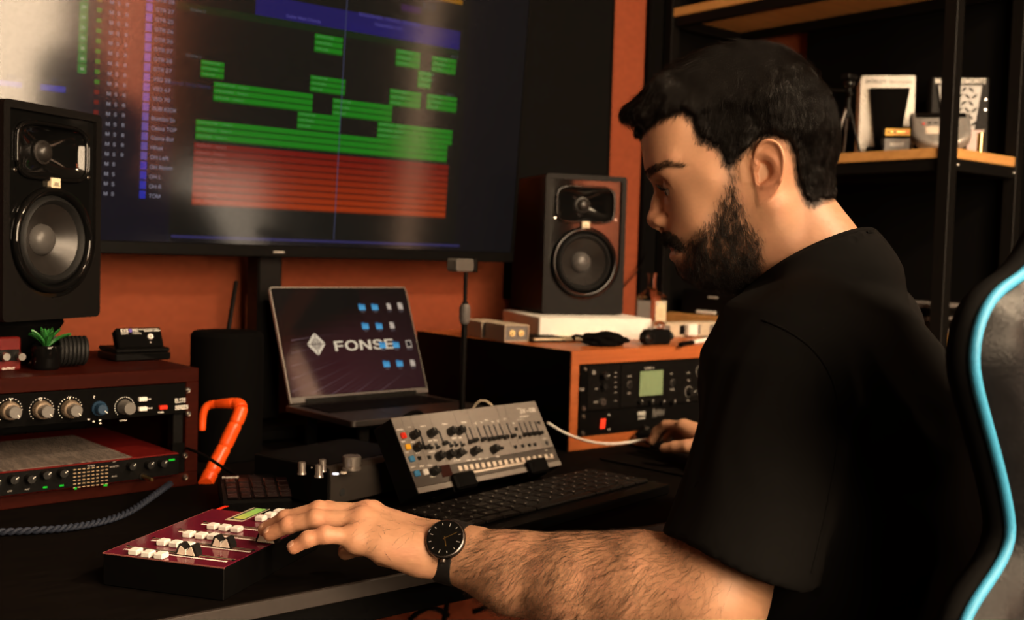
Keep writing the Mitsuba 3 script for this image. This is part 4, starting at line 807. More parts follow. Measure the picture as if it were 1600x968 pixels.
for i, q in enumerate(((278, 468), (384, 488), (490, 500), (510, 392), (612, 406), (718, 420), (724, 326), (826, 338), (926, 346), (924, 260), (1022, 272), (1120, 284), (1322, 195), (1400, 168), (1474, 141))):
    x, y = cp(*q, .005); part(bk, 'square_button', ct(box(x - .0062, x + .0062, y - .0054, y + .0054, .0002, .0060, .0010)), 'm_white')
for (a, b, wa, wb) in (((215, 440), (1095, 562), (190, 462), (1030, 576)), ((430, 374), (1306, 484), (412, 392), (1240, 494)), ((650, 302), (1480, 404), (640, 318), (1440, 414)), ((855, 240), (1640, 340), (840, 252), (1600, 352))):
    x0, y0 = cp(*a); x1, y1 = cp(*b); xm = (x0 + x1) / 2
    s = part(bk, 'fader_slot', ct(box(xm - .0024, xm + .0024, max(min(y0, y1), .004), max(y0, y1), .0, .0004, .0001)), 'm_slot'); part(s, 'groove', ct(box(xm - .0008, xm + .0008, max(min(y0, y1), .006), max(y0, y1) - .002, .0004, .0006, .0001)), 'm_ink')
    x0, y0 = cp(*wa); x1, y1 = cp(*wb); xm2 = (x0 + x1) / 2; part(bk, 'label_line', ct(box(xm2 - .0017, xm2 + .0017, max(min(y0, y1), .004), max(y0, y1), .0, .0003, .0001)), 'm_white')
    for q in (a, b): x, y = cp(*q); part(bk, 'panel_screw', ct(move(cyl(.0018, 0, .0008, 12), [np.clip(x, .004, CW - .004), np.clip(y, .004, CH - .004), 0])), 'm_black_metal')
pr('m_slot', (.20, .12, .075), .5)
prof = Polygon([(-.0125, 0), (-.0118, .004), (-.0085, .0115), (-.0060, .0115), (-.0008, .0060), (0, .0056), (.0008, .0060), (.0060, .0115), (.0085, .0115), (.0118, .004), (.0125, 0)])
for q in ((722, 470), (1012, 405), (1382, 368)):
    x, y = cp(*q, .006); m = prism(prof, -.0055, .0055); m.apply_transform(np.array([[0, 0, 1, 0], [-1, 0, 0, 0], [0, 1, 0, 0], [0, 0, 0, 1.]])); m.invert() if m.volume < 0 else None
    fk = part(bk, 'fader_cap', ct(move(m, [x, y, .0012])), 'm_knob', smooth=False)
    m2 = prism(Polygon([(-.0105, .0004), (-.0068, .0095), (-.0055, .0095), (-.0008, .0050), (.0008, .0050), (.0055, .0095), (.0068, .0095), (.0105, .0004)]), .0, .0005); m2.apply_transform(np.array([[0, 0, 1, 0], [-1, 0, 0, 0], [0, 1, 0, 0], [0, 0, 0, 1.]]))
    part(fk, 'side_face', ct(move(m2, [x - .0061, y, .0014])), 'm_step', smooth=False); part(fk, 'centre_line', ct(box(x - .0064, x + .0056, y - .0006, y + .0006, .0018, .0078, .0002)), 'm_white')
L = np.array([cp(1085, 214), cp(1180, 220), cp(1362, 146), cp(1290, 132)]); x0, x1 = L[:, 0].min(), L[:, 0].max(); y0, y1 = np.sort(L[:, 1])[[0, 1]].mean(), np.sort(L[:, 1])[[2, 3]].mean()
part(bk, 'display_frame', ct(box(x0 - .008, x1 + .004, y0 - .002, y1 + .0065, .0, .0006, .0002)), 'm_beige'); part(bk, 'display_well', ct(box(x0 - .003, x1 + .003, y0 - .0015, y1 + .003, .0006, .0009, .0001)), 'm_ink')
ink = Ink(); n = 12
for i in range(n):
    t = i / n; ink.quad(x0 + (x1 - x0) * i / n, x0 + (x1 - x0) * (i + 1) / n, y0, y1, lin(176, 150, 16) * (1 - t) ** 2 + lin(96, 150, 18) * (1 - (1 - t) ** 2), .001)
m, c = ink.done(); part(bk, 'display', ct(m), 'm_lcd', smooth=False, color=c, emitter=glow_v(.4))
a = cp(1110, 152); b = cp(1196, 124); part(bk, 'red_label', ct(box(min(a[0], b[0]), max(a[0], b[0]), CH - .011, CH - .005, 0, .0004, .0001)), 'm_red')
# cables hanging under the desk
for i, (a, b, c_) in enumerate((((640, 968), (668, 950), (700, 962)), ((700, 930), (697, 950), (690, 985)), ((740, 955), (765, 945), (785, 930)))):
    solo('hanging_cable', tube([ony(*a, 1.85), ony(*b, 1.85), ony(*c_, 1.85)], .006, 7, 14), 'm_black', ('black cable looping under the desk', 'black cable hanging straight down under the desk', 'black cable slanting under the desk near the forearm')[i], 'cable')
# ---------------------------------------------------------------- shelving unit on the right
SX0, SX1, SY0, SY1 = 2.075, 2.378, 1.17, 1.975
ZM = 1.340
sh = thing('shelving_unit', 'black metal shelving unit with wooden boards standing along the right wall', 'shelving unit')
for x in (SX0, SX1 - .028):
    for y in (SY0, SY1 - .028): part(sh, 'post', box(x, x + .028, y, y + .028, 0, 2.25, .001), 'm_black_metal')
for zb in (.12, .545, .955, ZM, 1.735, 2.16):
    part(sh, 'board', box(SX0 + .004, SX1 - .004, SY0 + .004, SY1 - .004, zb - .021, zb, .0012), 'm_shelf_wood')
    for x in (SX0 + .008, SX1 - .03): part(sh, 'rail', box(x, x + .022, SY0 + .028, SY1 - .028, zb - .046, zb - .0215, .001), 'm_black_metal')
    for y in (SY0 + .004, SY1 - .026): part(sh, 'cross_rail', box(SX0 + .028, SX1 - .028, y, y + .020, zb - .046, zb - .0215, .001), 'm_black_metal')
    for x, y in ((SX0 + .022, SY0 + .0035), (SX1 - .045, SY0 + .0035)): part(sh, 'bolt', move(turn(sphere([0, 0, 0], .004, 1), 0, Z), [x + .014, y, zb - .034]), 'm_steel', smooth=True)
def sp(px_, xq, yaw, tilt=0., z=ZM, py=237):
    o = onx(px_, py, xq); return upright([o[0], o[1], z + .0008 + .05 * math.sin(math.radians(tilt))], yaw, tilt)
# white pedal
fr = sp(1342, 2.17, -50, 6); k = thing('guitar_pedal', 'white guitar pedal with black tread standing upright on the middle shelf', 'guitar pedal')
W, Hh = .118, .182
part(k, 'housing', fr(box(0, W, 0, Hh, -.045, 0, .003)), 'm_white_gloss'); part(k, 'side_plate', fr(box(-.004, 0, .0, Hh - .012, -.05, .018, .002)), 'm_white')
part(k, 'treadle', fr(prism(Polygon([(.034, .004), (W - .036, .004), (W - .014, Hh - .034), (.018, Hh - .034)]), .006, .018)), 'm_black_rough', smooth=False)
part(k, 'treadle_edge', fr(prism(Polygon([(.031, .002), (W - .033, .002), (W - .011, Hh - .031), (.015, Hh - .031)]), 0, .006)), 'm_white', smooth=False)
part(k, 'lettering', fr([words('MORLEY', .0085, .009, Hh - .019, 0, True, w=.046), words('Bad Horsie', .0075, .062, Hh - .019, 0, False, w=.048)]), 'm_ink', smooth=False, kind='stuff')
part(k, 'black_foot', fr(box(.012, .034, .0, .012, .018, .034, .003)), 'm_black')
# small amplifier stack
fr = sp(1379, 2.12, -50); k = thing('miniature_amplifier', 'miniature grey amplifier cabinet with script logo in front of the white pedal', 'miniature amplifier')
part(k, 'shell', fr(box(0, .058, 0, .034, -.03, 0, .002)), 'm_black'); part(k, 'grille', fr(box(.003, .055, .003, .031, 0, .001, .0004)), 'm_mid_grey'); part(k, 'logo', fr(turn(words('Marshall', .0078, .029, .0145, .001, True, True, w=.028), 4, [0, 0, 1], (.029, .017, 0))), 'm_print', smooth=False)
hf = upright(fr.pt(.002, .0348, -.001), -50); k = thing('miniature_amplifier', 'miniature amplifier head with yellow front on top of the grey cabinet', 'miniature amplifier')
part(k, 'shell', hf(box(0, .055, 0, .020, -.024, 0, .002)), 'm_black'); part(k, 'yellow_front', hf(box(.002, .053, .0025, .0175, 0, .001, .0004)), 'm_yellow')
for i in range(6): part(k, 'knob', hf(move(cyl(.0022, .001, .004, 10), [.009 + .0062 * i, .010, 0])), 'm_knob' if i in (0, 2) else 'm_brass')
part(k, 'switch', hf(box(.045, .049, .006, .014, .001, .003, .0005)), 'm_red')
# black pedal with tread plate
fr = sp(1452, 2.275, -48, 5); k = thing('guitar_pedal', 'black guitar pedal with a diamond plate tread behind the shelf post', 'guitar pedal')
W, Hh = .125, .180; part(k, 'housing', fr(box(0, W, 0, Hh, -.045, 0, .003)), 'm_mid_black')
part(k, 'tread_plate', fr(prism(Polygon([(.030, .045), (W - .034, .045), (W - .018, Hh - .022), (.014, Hh - .022)]), 0, .008)), 'm_tread', smooth=False); pr('m_tread', (.16, .155, .15), .4, metal=.3)
for i in range(6):
    for j in range(7):
        x, y = .022 + .0155 * i + (.0077 if j % 2 else 0), .056 + .0155 * j
        if .030 + (.060) * 0 < x + .004 and x < W - .026 and y < Hh - .03: part(k, 'tread_bar', fr(move(turn(trimesh.creation.icosphere(subdivisions=1).apply_scale([.0080, .0026, .0018]), 42 if (i + j) % 2 else -42, Z), [x, y, .008])), 'm_black_rough', smooth=True)
part(k, 'lettering', fr(words('MARK TREMONTI', .0105, W / 2, Hh - .015, 0, True, True, w=.108)), 'm_print', smooth=False, kind='stuff')
for y in (.128, .105): part(k, 'side_screw', fr(move(cyl(.003, 0, .002, 12), [W - .008, y, 0])), 'm_steel')
# silver recorder leaning back
fr = sp(1424, 2.155, -52, 38, z=ZM - .015); k = thing('recorder', 'silver portable recorder with a grey screen leaning behind the shelf post', 'recorder')
W, Hh = .128, .105; n = 12
body = Polygon([(0, Hh), (.0, .045)] + [(W / 2 - (W / 2) * math.cos(t), .045 - .043 * math.sin(t)) for t in np.linspace(0, np.pi, 20)[1:-1]] + [(W, .045), (W, Hh)])
def soft(poly, z0, z1, r):
    P = []
    for a in np.linspace(0, np.pi / 2, 5):
        q = np.array(poly.buffer(-r * (1 - math.sin(a))).exterior.coords); P += [(x, y, z1 - r + r * math.cos(a)) for x, y in q]
    P += [(x, y, z0) for x, y in np.array(poly.exterior.coords)]; return hull(P)
part(k, 'body', fr(soft(body.buffer(-.002), -.024, 0, .010)), 'm_silver', smooth=40); part(k, 'top_bar', fr(box(.012, W - .012, Hh - .022, Hh - .007, 0, .0015, .0006)), 'm_black_gloss')
part(k, 'button_panel', fr(box(.022, W - .022, Hh - .046, Hh - .024, 0, .0012, .0005)), 'm_grey'); part(k, 'screen', fr(box(.030, W - .034, Hh - .070, Hh - .049, 0, .0014, .0005)), 'm_step')
part(k, 'record_button', fr(move(cyl(.0030, .0010, .0035, 14), [.027, Hh - .042, 0])), 'm_red')
for i in range(5): part(k, 'button', fr(box(.036 + .012 * i, .044 + .012 * i, Hh - .041, Hh - .036, .001, .0026, .0005)), 'm_black_metal')
q = fr.pt(W / 2, Hh * .6, -.024); part(k, 'stand_leg', move(turn(box(-.03, .03, -.003, .003, ZM + .0008 - q[2], .002, .001), -52, Z), q), 'm_black')
# tripod
o = onx(1322, 237, 2.13); k = thing('tripod', 'small black table tripod with chrome legs left of the white pedal', 'tripod'); hb = np.array([o[0], o[1], ZM + .115])
for i, (dx, dy) in enumerate(((-.025, .022), (.022, .022), (.002, -.035))):
    f_ = np.array([o[0] + dx, o[1] + dy, ZM + .003]); part(k, 'leg', [tube([hb, hb + (f_ - hb) * .5], .0044, 10), tube([hb + (f_ - hb) * .45, f_], .0030, 8)], 'm_dark_alu' if i < 2 else 'm_black_metal'); part(k, 'foot', sphere(f_ + [0, 0, .0012], .004, 1), 'm_rubber', smooth=True)
part(k, 'column', move(cyl(.0065, -.03, .035, 14), hb), 'm_black_metal'); part(k, 'ball_head', sphere(hb + [0, 0, .046], .012, 2), 'm_black_gloss', smooth=True); part(k, 'clamp', box(hb[0] - .018, hb[0] + .018, hb[1] - .012, hb[1] + .012, hb[2] + .055, hb[2] + .066, .002), 'm_black_metal'); part(k, 'handle', tube([hb + [0, 0, .030], hb + [-.020, .050, .034]], .003, 8), 'm_black_metal')
part(k, 'lock_knob', sphere(hb + [-.012, -.012, .020], .006, 2), 'm_black_metal', smooth=True)
# brass cylinder, pink box, small card
o = onx(1531, 238, 2.26); solo('brass_cylinder', move(lathe([(0, 0), (.0068, 0), (.0072, .001), (.0072, .044), (.0066, .046), (0, .046)], 24), [o[0], o[1], ZM + .0008]), 'm_brass', 'small shiny brass cylinder standing at the right end of the middle shelf', 'cylinder')
fr = sp(1509, 2.31, -48); k = thing('clear_box', 'pinkish grey plastic box behind the brass cylinder', 'box'); part(k, 'body', fr(box(0, .036, 0, .062, -.02, 0, .002)), 'm_pink'); part(k, 'edge', fr(box(.033, .036, 0, .062, 0, .002, .0008)), 'm_step'); pr('m_pink', (.30, .20, .18), .35)
fr = sp(1258, 2.25, -45); k = thing('framed_card', 'pale framed card on the middle shelf right behind the head', 'card'); part(k, 'frame', fr(box(0, .036, 0, .150, -.012, 0, .002)), 'm_white'); part(k, 'picture', fr(box(.004, .032, .006, .144, 0, .0008, .0002)), 'm_step')
# upper and lower boards
o = onx(1095, 0, 2.15); k = thing('equipment_case', 'black case lying on the top shelf above the head', 'case'); part(k, 'shell', box(2.12, 2.30, 1.40, 1.83, 1.7358, 1.86, .006), 'm_black_rough'); part(k, 'handle', tube([[2.118, 1.56, 1.80], [2.105, 1.58, 1.80], [2.105, 1.66, 1.80], [2.118, 1.68, 1.80]], .005, 8), 'm_black')
o = onx(1090, 492, 2.14); k = thing('equipment_case', 'black case with white strips on the lower shelf behind the chin', 'case'); part(k, 'shell', box(2.13, 2.27, o[1] - .16, o[1] + .05, .9558, 1.018, .004), 'm_black')
fr = Frame([2.1295, o[1] + .05, .956], [0, -1, 0], [0, 0, 1])
def cpx(x, y): return fr.hit(960 + x / 6.05, 400 + y / 6.05)
for a, b, mt in (((780, 508), (962, 550), 'm_white'), ((1035, 516), (1200, 550), 'm_print_dim'), ((890, 378), (978, 402), 'm_print_dim')):
    x0, y0 = cpx(*a); x1, y1 = cpx(*b); part(k, 'white_strip', fr(box(x0, x1, min(y0, y1), max(y0, y1), 0, .003, .0008)), mt)
k = thing('magazine_stack', 'dark stack of papers on the lower shelf between the back and the chair', 'paper stack')
for i in range(7): part(k, 'sheet', turn(box(2.10, 2.30, 1.22, 1.45, .9558 + .009 * i, .9632 + .009 * i, .001), (i * 37 % 9) - 4, Z, (2.2, 1.33, 0)), 'm_black' if i % 3 else 'm_print_dark')
pr('m_print_dark', (.10, .09, .085), .5)
# ---------------------------------------------------------------- gaming chair
ch = thing('gaming_chair', 'black leather gaming chair with turquoise piping behind the man', 'chair')
YC, XC = .40, .995
edge = np.array([(.925, 1.440), (.900, 1.41), (.892, 1.34), (.890, 1.25), (.885, 1.180), (.876, 1.146), (.858, 1.124), (.824, 1.097), (.786, 1.082), (.761, 1.061), (.754, 1.033), (.766, 1.004), (.784, .975), (.816, .918), (.822, .892), (.804, .870), (.765, .843), (.742, .80), (.740, .74), (.765, .66), (.80, .55)])
d_ = np.r_[0, np.cumsum(np.linalg.norm(np.diff(edge, axis=0), axis=1))]; E1 = CubicSpline(d_, edge)(np.linspace(0, d_[-1], 110))
top_ = [(x, 1.440 + .012 * math.sin((x - .925) / (2 * (XC - .925)) * math.pi)) for x in np.linspace(.925, 2 * XC - .925, 12)[1:-1]]
right = [(2 * XC - x, z) for x, z in E1]; bot = [(x, .55) for x in np.linspace(2 * XC - .80, .80, 12)[1:-1]] if False else []
loop = np.array(list(E1[::-1]) + top_ + list(right)); n = len(loop)
op = Polygon(loop)
def inner(d): q = op.buffer(-d).simplify(.0005); q = max(getattr(q, 'geoms', [q]), key=lambda g: g.area); return q
c0 = np.array([XC, .95])
def off(s, dd):                                              # the outline moved inwards by dd along its normal
    t = np.roll(loop, -1, 0) - np.roll(loop, 1, 0); nrm = np.c_[-t[:, 1], t[:, 0]]; nrm /= np.linalg.norm(nrm, axis=1, keepdims=True)
    ctr = loop.mean(0); nrm *= np.sign(((ctr - loop) * nrm).sum(1).mean()); return loop + nrm * dd
def shell(rows, close=True):                                 # rows: (inset, y); lofted surface over the outline, closed at its ends
    V = np.vstack([np.c_[off(0, dd)[:, 0], np.full(n, y), off(0, dd)[:, 1]] for dd, y in rows]); Fc = []
    for i in range(len(rows) - 1):
        for j in range(n):
            k2 = (j + 1) % n; Fc += [(i * n + j, i * n + k2, (i + 1) * n + k2), (i * n + j, (i + 1) * n + k2, (i + 1) * n + j)]
    m = trimesh.Trimesh(V, Fc, process=False); return m
def cap_face(dd, y, bulge, sgn):                              # a pillowed face filling the outline
    q = inner(dd); pts = np.array(q.segmentize(.005).exterior.coords)[:-1]; gx, gz = np.meshgrid(np.arange(.70, 1.40, .012), np.arange(.5, 1.47, .012)); g = np.c_[gx.ravel(), gz.ravel()]
    from shapely import contains_xy, distance, points
    g = g[contains_xy(q.buffer(-.006), g[:, 0], g[:, 1])]; P = np.vstack([pts, g])
    from scipy.spatial import Delaunay
    t = Delaunay(P).simplices; cc = P[t].mean(1); t = t[contains_xy(q, cc[:, 0], cc[:, 1])]
    dist = distance(points(P), q.exterior); s = np.clip(dist / .07, 0, 1); hgt = bulge * np.sqrt(1 - (1 - s) ** 2) * (1 - .25 * np.clip((dist - .07) / .1, 0, 1))
    V = np.c_[P[:, 0], y + sgn * hgt, P[:, 1]]; return trimesh.Trimesh(V, t, process=False)
part(ch, 'rear_panel', cap_face(.004, YC, .026, -1), 'm_leather', smooth=True)
part(ch, 'side_band', shell([(.004, YC), (-.004, YC + .004), (-.006, YC + .012), (-.002, YC + .020), (.012, YC + .026), (.034, YC + .029)]), 'm_black_rough', smooth=True)
part(ch, 'front_panel', cap_face(.032, YC + .029, .010, 1), 'm_leather', smooth=True)
pth = np.c_[loop[:, 0], np.full(n, YC - .001), loop[:, 1]]; part(ch, 'piping', tube(pth, .0042, 10), 'm_cyan', smooth=True)
part(ch, 'seat', rbox(XC - .26, XC + .26, YC + .04, YC + .54, .44, .53, .06), 'm_leather', smooth=40); part(ch, 'seat_piping', tube([[XC - .262, YC + .08, .50], [XC - .262, YC + .50, .50]], .004, 8), 'm_cyan')
part(ch, 'hinge_bracket', box(XC - .24, XC + .24, YC + .0, YC + .06, .46, .60, .006), 'm_black_metal')
part(ch, 'gas_column', move(cyl(.028, .12, .44, 20), [XC, YC + .28, 0]), 'm_black_metal')
for i in range(5):
    a = 2 * math.pi * i / 5 + .3; e = np.array([XC + .28 * math.cos(a), YC + .28 + .28 * math.sin(a), .09]); part(ch, 'base_arm', tube([[XC, YC + .28, .13], e], [.026, .018], 10), 'm_black_metal'); w_ = part(ch, 'caster', move(turn(cyl(.03, -.02, .02, 18), 90, [0, 1, 0]), [e[0], e[1], .0305]), 'm_black')
# ---------------------------------------------------------------- the man: distance functions and their surface
def snet(f, lo, hi, h, slack=1.7, s=4):
    lo = np.array(lo, float); n = (np.ceil((np.array(hi) - lo) / h / s).astype(int)) * s + 1
    cg = [np.arange(0, k, s) for k in n]; C = np.stack(np.meshgrid(*cg, indexing='ij'), -1); cf = f(lo + C.reshape(-1, 3) * h).reshape(C.shape[:3])
    near = np.abs(cf) < h * s * slack
    G = np.repeat(np.repeat(np.repeat(np.where(cf > 0, 1e3, -1e3).astype(np.float32), s, 0), s, 1), s, 2)
    nb = np.zeros_like(near); I = np.argwhere(near)
    for d in np.ndindex(2, 2, 2):
        J = I - np.array(d); J = J[(J >= 0).all(1)]; nb[J[:, 0], J[:, 1], J[:, 2]] = True
    o = np.stack(np.meshgrid(*[np.arange(s)] * 3, indexing='ij'), -1).reshape(-1, 3)
    I = (np.argwhere(nb)[:, None] * s + o).reshape(-1, 3); I = I[(I < n).all(1)]
    v = np.concatenate([f(lo + I[k:k + 400000] * h) for k in range(0, len(I), 400000)])
    G[I[:, 0], I[:, 1], I[:, 2]] = v; G = G[:n[0], :n[1], :n[2]]
    for ax in range(3): k = [slice(None)] * 3; k[ax] = [0, 1, -2, -1]; G[tuple(k)] = np.maximum(G[tuple(k)], h * .5)
    S = G < 0; m = S[:-1, :-1, :-1].astype(np.int8)
    for d in list(np.ndindex(2, 2, 2))[1:]: m = m + S[d[0]:n[0] - 1 + d[0], d[1]:n[1] - 1 + d[1], d[2]:n[2] - 1 + d[2]]
    A = np.argwhere((m > 0) & (m < 8)); idx = np.full(m.shape, -1, np.int64); idx[A[:, 0], A[:, 1], A[:, 2]] = np.arange(len(A))
    acc = np.zeros((len(A), 3)); cnt = np.zeros(len(A))
    cs = list(np.ndindex(2, 2, 2)); val = {c: G[A[:, 0] + c[0], A[:, 1] + c[1], A[:, 2] + c[2]] for c in cs}
    for c in cs:
        for ax in range(3):
            if c[ax]: continue
            e = list(c); e[ax] = 1; e = tuple(e); a, b = val[c], val[e]; x = (a < 0) != (b < 0)
            t = np.where(x, np.clip(a / np.where(x, a - b, 1), 0, 1), 0); p = np.tile(np.array(c, float), (len(A), 1)); p[:, ax] = t
            acc[x] += p[x]; cnt[x] += 1
    V = lo + (A + acc / cnt[:, None]) * h; Fc = []
    for ax in range(3):
        u, w = (ax + 1) % 3, (ax + 2) % 3
        a = S; sl0 = [slice(None)] * 3; sl1 = [slice(None)] * 3; sl0[ax] = slice(0, -1); sl1[ax] = slice(1, None)
        E = np.argwhere(S[tuple(sl0)] != S[tuple(sl1)]); E = E[(E[:, u] > 0) & (E[:, w] > 0) & (E[:, u] < n[u] - 1) & (E[:, w] < n[w] - 1)]
        du = np.zeros(3, int); du[u] = 1; dw = np.zeros(3, int); dw[w] = 1
        q = [idx[tuple((E - k).T)] for k in (du + dw, dw, 0 * du, du)]
        q = np.stack(q, 1); inside = S[tuple(E.T)]; q[~inside] = q[~inside][:, ::-1]; q = q[(q >= 0).all(1)]
        Fc += [q[:, [0, 1, 2]], q[:, [0, 2, 3]]]
    return trimesh.Trimesh(V, np.vstack(Fc), process=False)
def relax(m, it=6):                                          # Taubin smoothing
    e = m.edges_unique; import scipy.sparse as sps
    n = len(m.vertices); A = sps.coo_matrix((np.ones(2 * len(e)), (np.r_[e[:, 0], e[:, 1]], np.r_[e[:, 1], e[:, 0]])), (n, n)).tocsr(); dg = np.maximum(np.asarray(A.sum(1)).ravel(), 1)
    V = np.array(m.vertices)
    for i in range(it):
        for l in (.5, -.52): V = V + l * ((A @ V) / dg[:, None] - V)
    m.vertices = V; return m
def smin(a, b, k): h = np.clip(.5 + .5 * (b - a) / k, 0, 1); return b + (a - b) * h - k * h * (1 - h)
def smax(a, b, k): return -smin(-a, -b, k)
def sph(p, c, r): return np.linalg.norm(p - c, axis=1) - r
def ell(p, c, r, M=None):
    q = p - c; q = q @ M if M is not None else q; q = q / r; k0 = np.linalg.norm(q, axis=1); k1 = np.linalg.norm(q / r, axis=1); return k0 * (k0 - 1) / np.maximum(k1, 1e-9)
def rc(p, a, b, ra, rb):                                     # a limb: a straight run from a to b whose radius goes from ra to rb
    a = np.asarray(a); b = np.asarray(b); d = b - a; t = np.clip(((p - a) @ d) / (d @ d), 0, 1); return np.linalg.norm(p - a - t[:, None] * d, axis=1) - (ra + (rb - ra) * t)
def chain(p, pts, rs, k=.004):
    f = None
    for i in range(len(pts) - 1): g = rc(p, pts[i], pts[i + 1], rs[i], rs[i + 1]); f = g if f is None else smin(f, g, k)
    return f
def shep(pts, vals, q, pw=3):
    d = np.linalg.norm(q[:, None] - np.asarray(pts)[None], axis=2) + 1e-6; w = d ** -pw; return (w * np.asarray(vals)).sum(1) / w.sum(1)
# ---------------------------------------------------------------- head, in metres: x forward, y to his left, z up, from the midpoint between the ears
hp, hy_ = math.radians(14), math.radians(8)
hfw = -r0 * math.cos(hy_) + f0 * math.sin(hy_); HX = hfw * math.cos(hp) - Z * math.sin(hp); HY = np.cross(Z, hfw); HZ = np.cross(HX, HY)
HO = at(1183, 277, 1.15) - HY * .074
HM = np.eye(4); HM[:3, :3] = np.c_[HX, HY, HZ]; HM[:3, 3] = HO
def h2(px, py, y=0.):                                         # the head's plane at y met through a pixel
    v = ray(px, py); o = HO + HY * y; t = ((o - CAM) @ HY) / (v @ HY); q = CAM + v * t - HO; return np.array([q @ HX, q @ HZ])
def hpoly(l, y=0.): return np.array([h2(a, b, y) for a, b in l])
prof = hpoly([(1001, 206), (1002, 231), (1005, 253), (1008, 268), (1016, 283), (1027, 296), (1035, 315), (1038, 340), (1038, 360), (1039, 372), (1043, 382), (1051, 391), (1046, 397), (1046, 404), (1055, 411), (1058, 423), (1068, 436), (1088, 444), (1120, 448), (1150, 449), (1176, 444), (1206, 420), (1240, 372), (1268, 318), (1288, 280), (1298, 240), (1297, 195), (1285, 158), (1263, 124), (1240, 104), (1213, 91), (1190, 87), (1150, 88), (1110, 94), (1075, 107), (1047, 125), (1023, 147), (1009, 172), (1003, 190)])
prof = np.array(Polygon(prof).buffer(.002).buffer(-.002).exterior.coords)
pp = Polygon(prof); gx = np.arange(-.17, .20, .0015); gz = np.arange(-.20, .20, .0015)
from shapely import contains_xy, distance as sdist, points as spoints
GX, GZ = np.meshgrid(gx, gz, indexing='ij'); P2 = np.c_[GX.ravel(), GZ.ravel()]
D2 = sdist(spoints(P2), pp.exterior); D2 = np.where(contains_xy(pp, P2[:, 0], P2[:, 1]), D2, -D2).reshape(GX.shape); D2 = gaussian_filter(D2, 1.2)
ctl = [(1008, 230, 56, 44), (1050, 190, 62, 50), (1060, 140, 56, 58), (1150, 95, 54, 64), (1200, 160, 76, 70), (1250, 200, 74, 72), (1285, 230, 60, 66), (1185, 277, 70, 60), (1110, 285, 69, 52), (1075, 312, 62, 46), (1030, 290, 56, 29), (1090, 345, 59, 46), (1050, 375, 44, 40), (1060, 400, 42, 38), (1140, 395, 58, 34), (1172, 380, 62, 34), (1068, 428, 31, 30), (1110, 430, 42, 26), (1165, 432, 47, 30), (1260, 310, 54, 46)]
cpts = np.array([h2(a, b) for a, b, _, _ in ctl])
q = np.c_[GX.ravel(), GZ.ravel()][::1]
WG = gaussian_filter((shep(cpts, [c[2] / 1000 for c in ctl], q)).reshape(GX.shape), 4); RG = gaussian_filter((shep(cpts, [c[3] / 1000 for c in ctl], q)).reshape(GX.shape), 4)
def samp(A, x, z): return map_coordinates(A, [(x - gx[0]) / .0015, (z - gz[0]) / .0015], order=1, mode='nearest')
def skull(p):
    x, y, z = p.T; d, W, R_ = samp(D2, x, z), samp(WG, x, z), samp(RG, x, z)
    return (np.sqrt((y / W) ** 2 + np.maximum(1 - np.minimum(d / R_, 1), 0) ** 2) - 1) * np.minimum(W, R_) * .9
def hq(px, py, y=0.): a = h2(px, py, y); return np.array([a[0], y, a[1]])
EYE = hq(1054, 293, .0295); tipn = hq(1010, 346)
nas, bri = hq(1023, 290), hq(1019, 318)
def head_f(p):
    f = skull(p); pa = p * [1, 1, 1]; pa[:, 1] = np.abs(p[:, 1])
    # brow, cheek, orbit
    f = smin(f, rc(pa, hq(1013, 268) + [-.010, .008, 0], hq(1013, 262) + [-.030, .048, .002], .0085, .0065), .010)
    f = smax(f, -ell(pa, EYE + [.018, -.002, .001], np.array([.0150, .0150, .0105])), .010)
    f = smin(f, sph(pa, EYE, .0130), .0045); f = smax(f, -ell(pa, EYE + [.0135, .0005, -.0030], np.array([.0130, .0122, .0046])), .0012)
    # nose
    g = rc(pa, nas + [-.0085, 0, 0], bri + [-.0085, 0, 0], .0065, .0080); g = smin(g, rc(pa, bri + [-.0085, 0, 0], tipn + [-.0105, 0, .001], .0080, .0100), .006)
    g = smin(g, ell(pa, tipn + [-.0175, .0105, -.0025], np.array([.0105, .0075, .0075])), .006); g = smin(g, rc(pa, tipn + [-.012, 0, -.004], hq(1034, 359) + [-.004, 0, .002], .0065, .0070), .006)
    f = smin(f, g, .0075); f = smax(f, -ell(pa, tipn + [-.0150, .0075, -.0110], np.array([.0060, .0034, .0045])), .002)
    f = smax(f, -rc(pa, tipn + [-.026, .0200, .002], tipn + [-.034, .027, -.016], .0006, .0004), .005)
    # mouth
    mo = hq(1050, 391)
    f = smin(f, rc(pa, mo + [-.0035, 0, .0045], mo + [-.016, .020, .0025], .0045, .0022), .005); f = smin(f, rc(pa, mo + [-.0040, 0, -.0060], mo + [-.016, .019, -.0030], .0055, .0025), .005)
    f = smax(f, -rc(pa, mo + [.0030, 0, -.0003], mo + [-.016, .024, -.0003], .0012, .0008), .0015)
    return f
NT, NM, NB = at(1210, 322, 1.222), at(1250, 382, 1.215), at(1286, 432, 1.205)
def to_head(P): return (np.asarray(P) - HO) @ HM[:3, :3]
nt, nm_, nb_ = to_head(NT), to_head(NM), to_head(NB)
def neck_f(p):
    f = chain(p, [nt + [.006, 0, .02], nt, nm_, nb_], [.050, .052, .0545, .062], .02); sc = nb_ + [.045, 0, -.01]
    f = smin(f, rc(p, np.array([-.012, .055, -.035]), nb_ + (nb_ - nt) * .25 + [.045, .012, 0], .016, .013), .018)
    f = smin(f, rc(p, np.array([-.012, -.055, -.035]), nb_ + (nb_ - nt) * .25 + [.045, -.012, 0], .016, .013), .018)
    f = smin(f, sph(p, nt * .55 + nb_ * .45 + [.052, 0, 0], .012), .014)
    return f
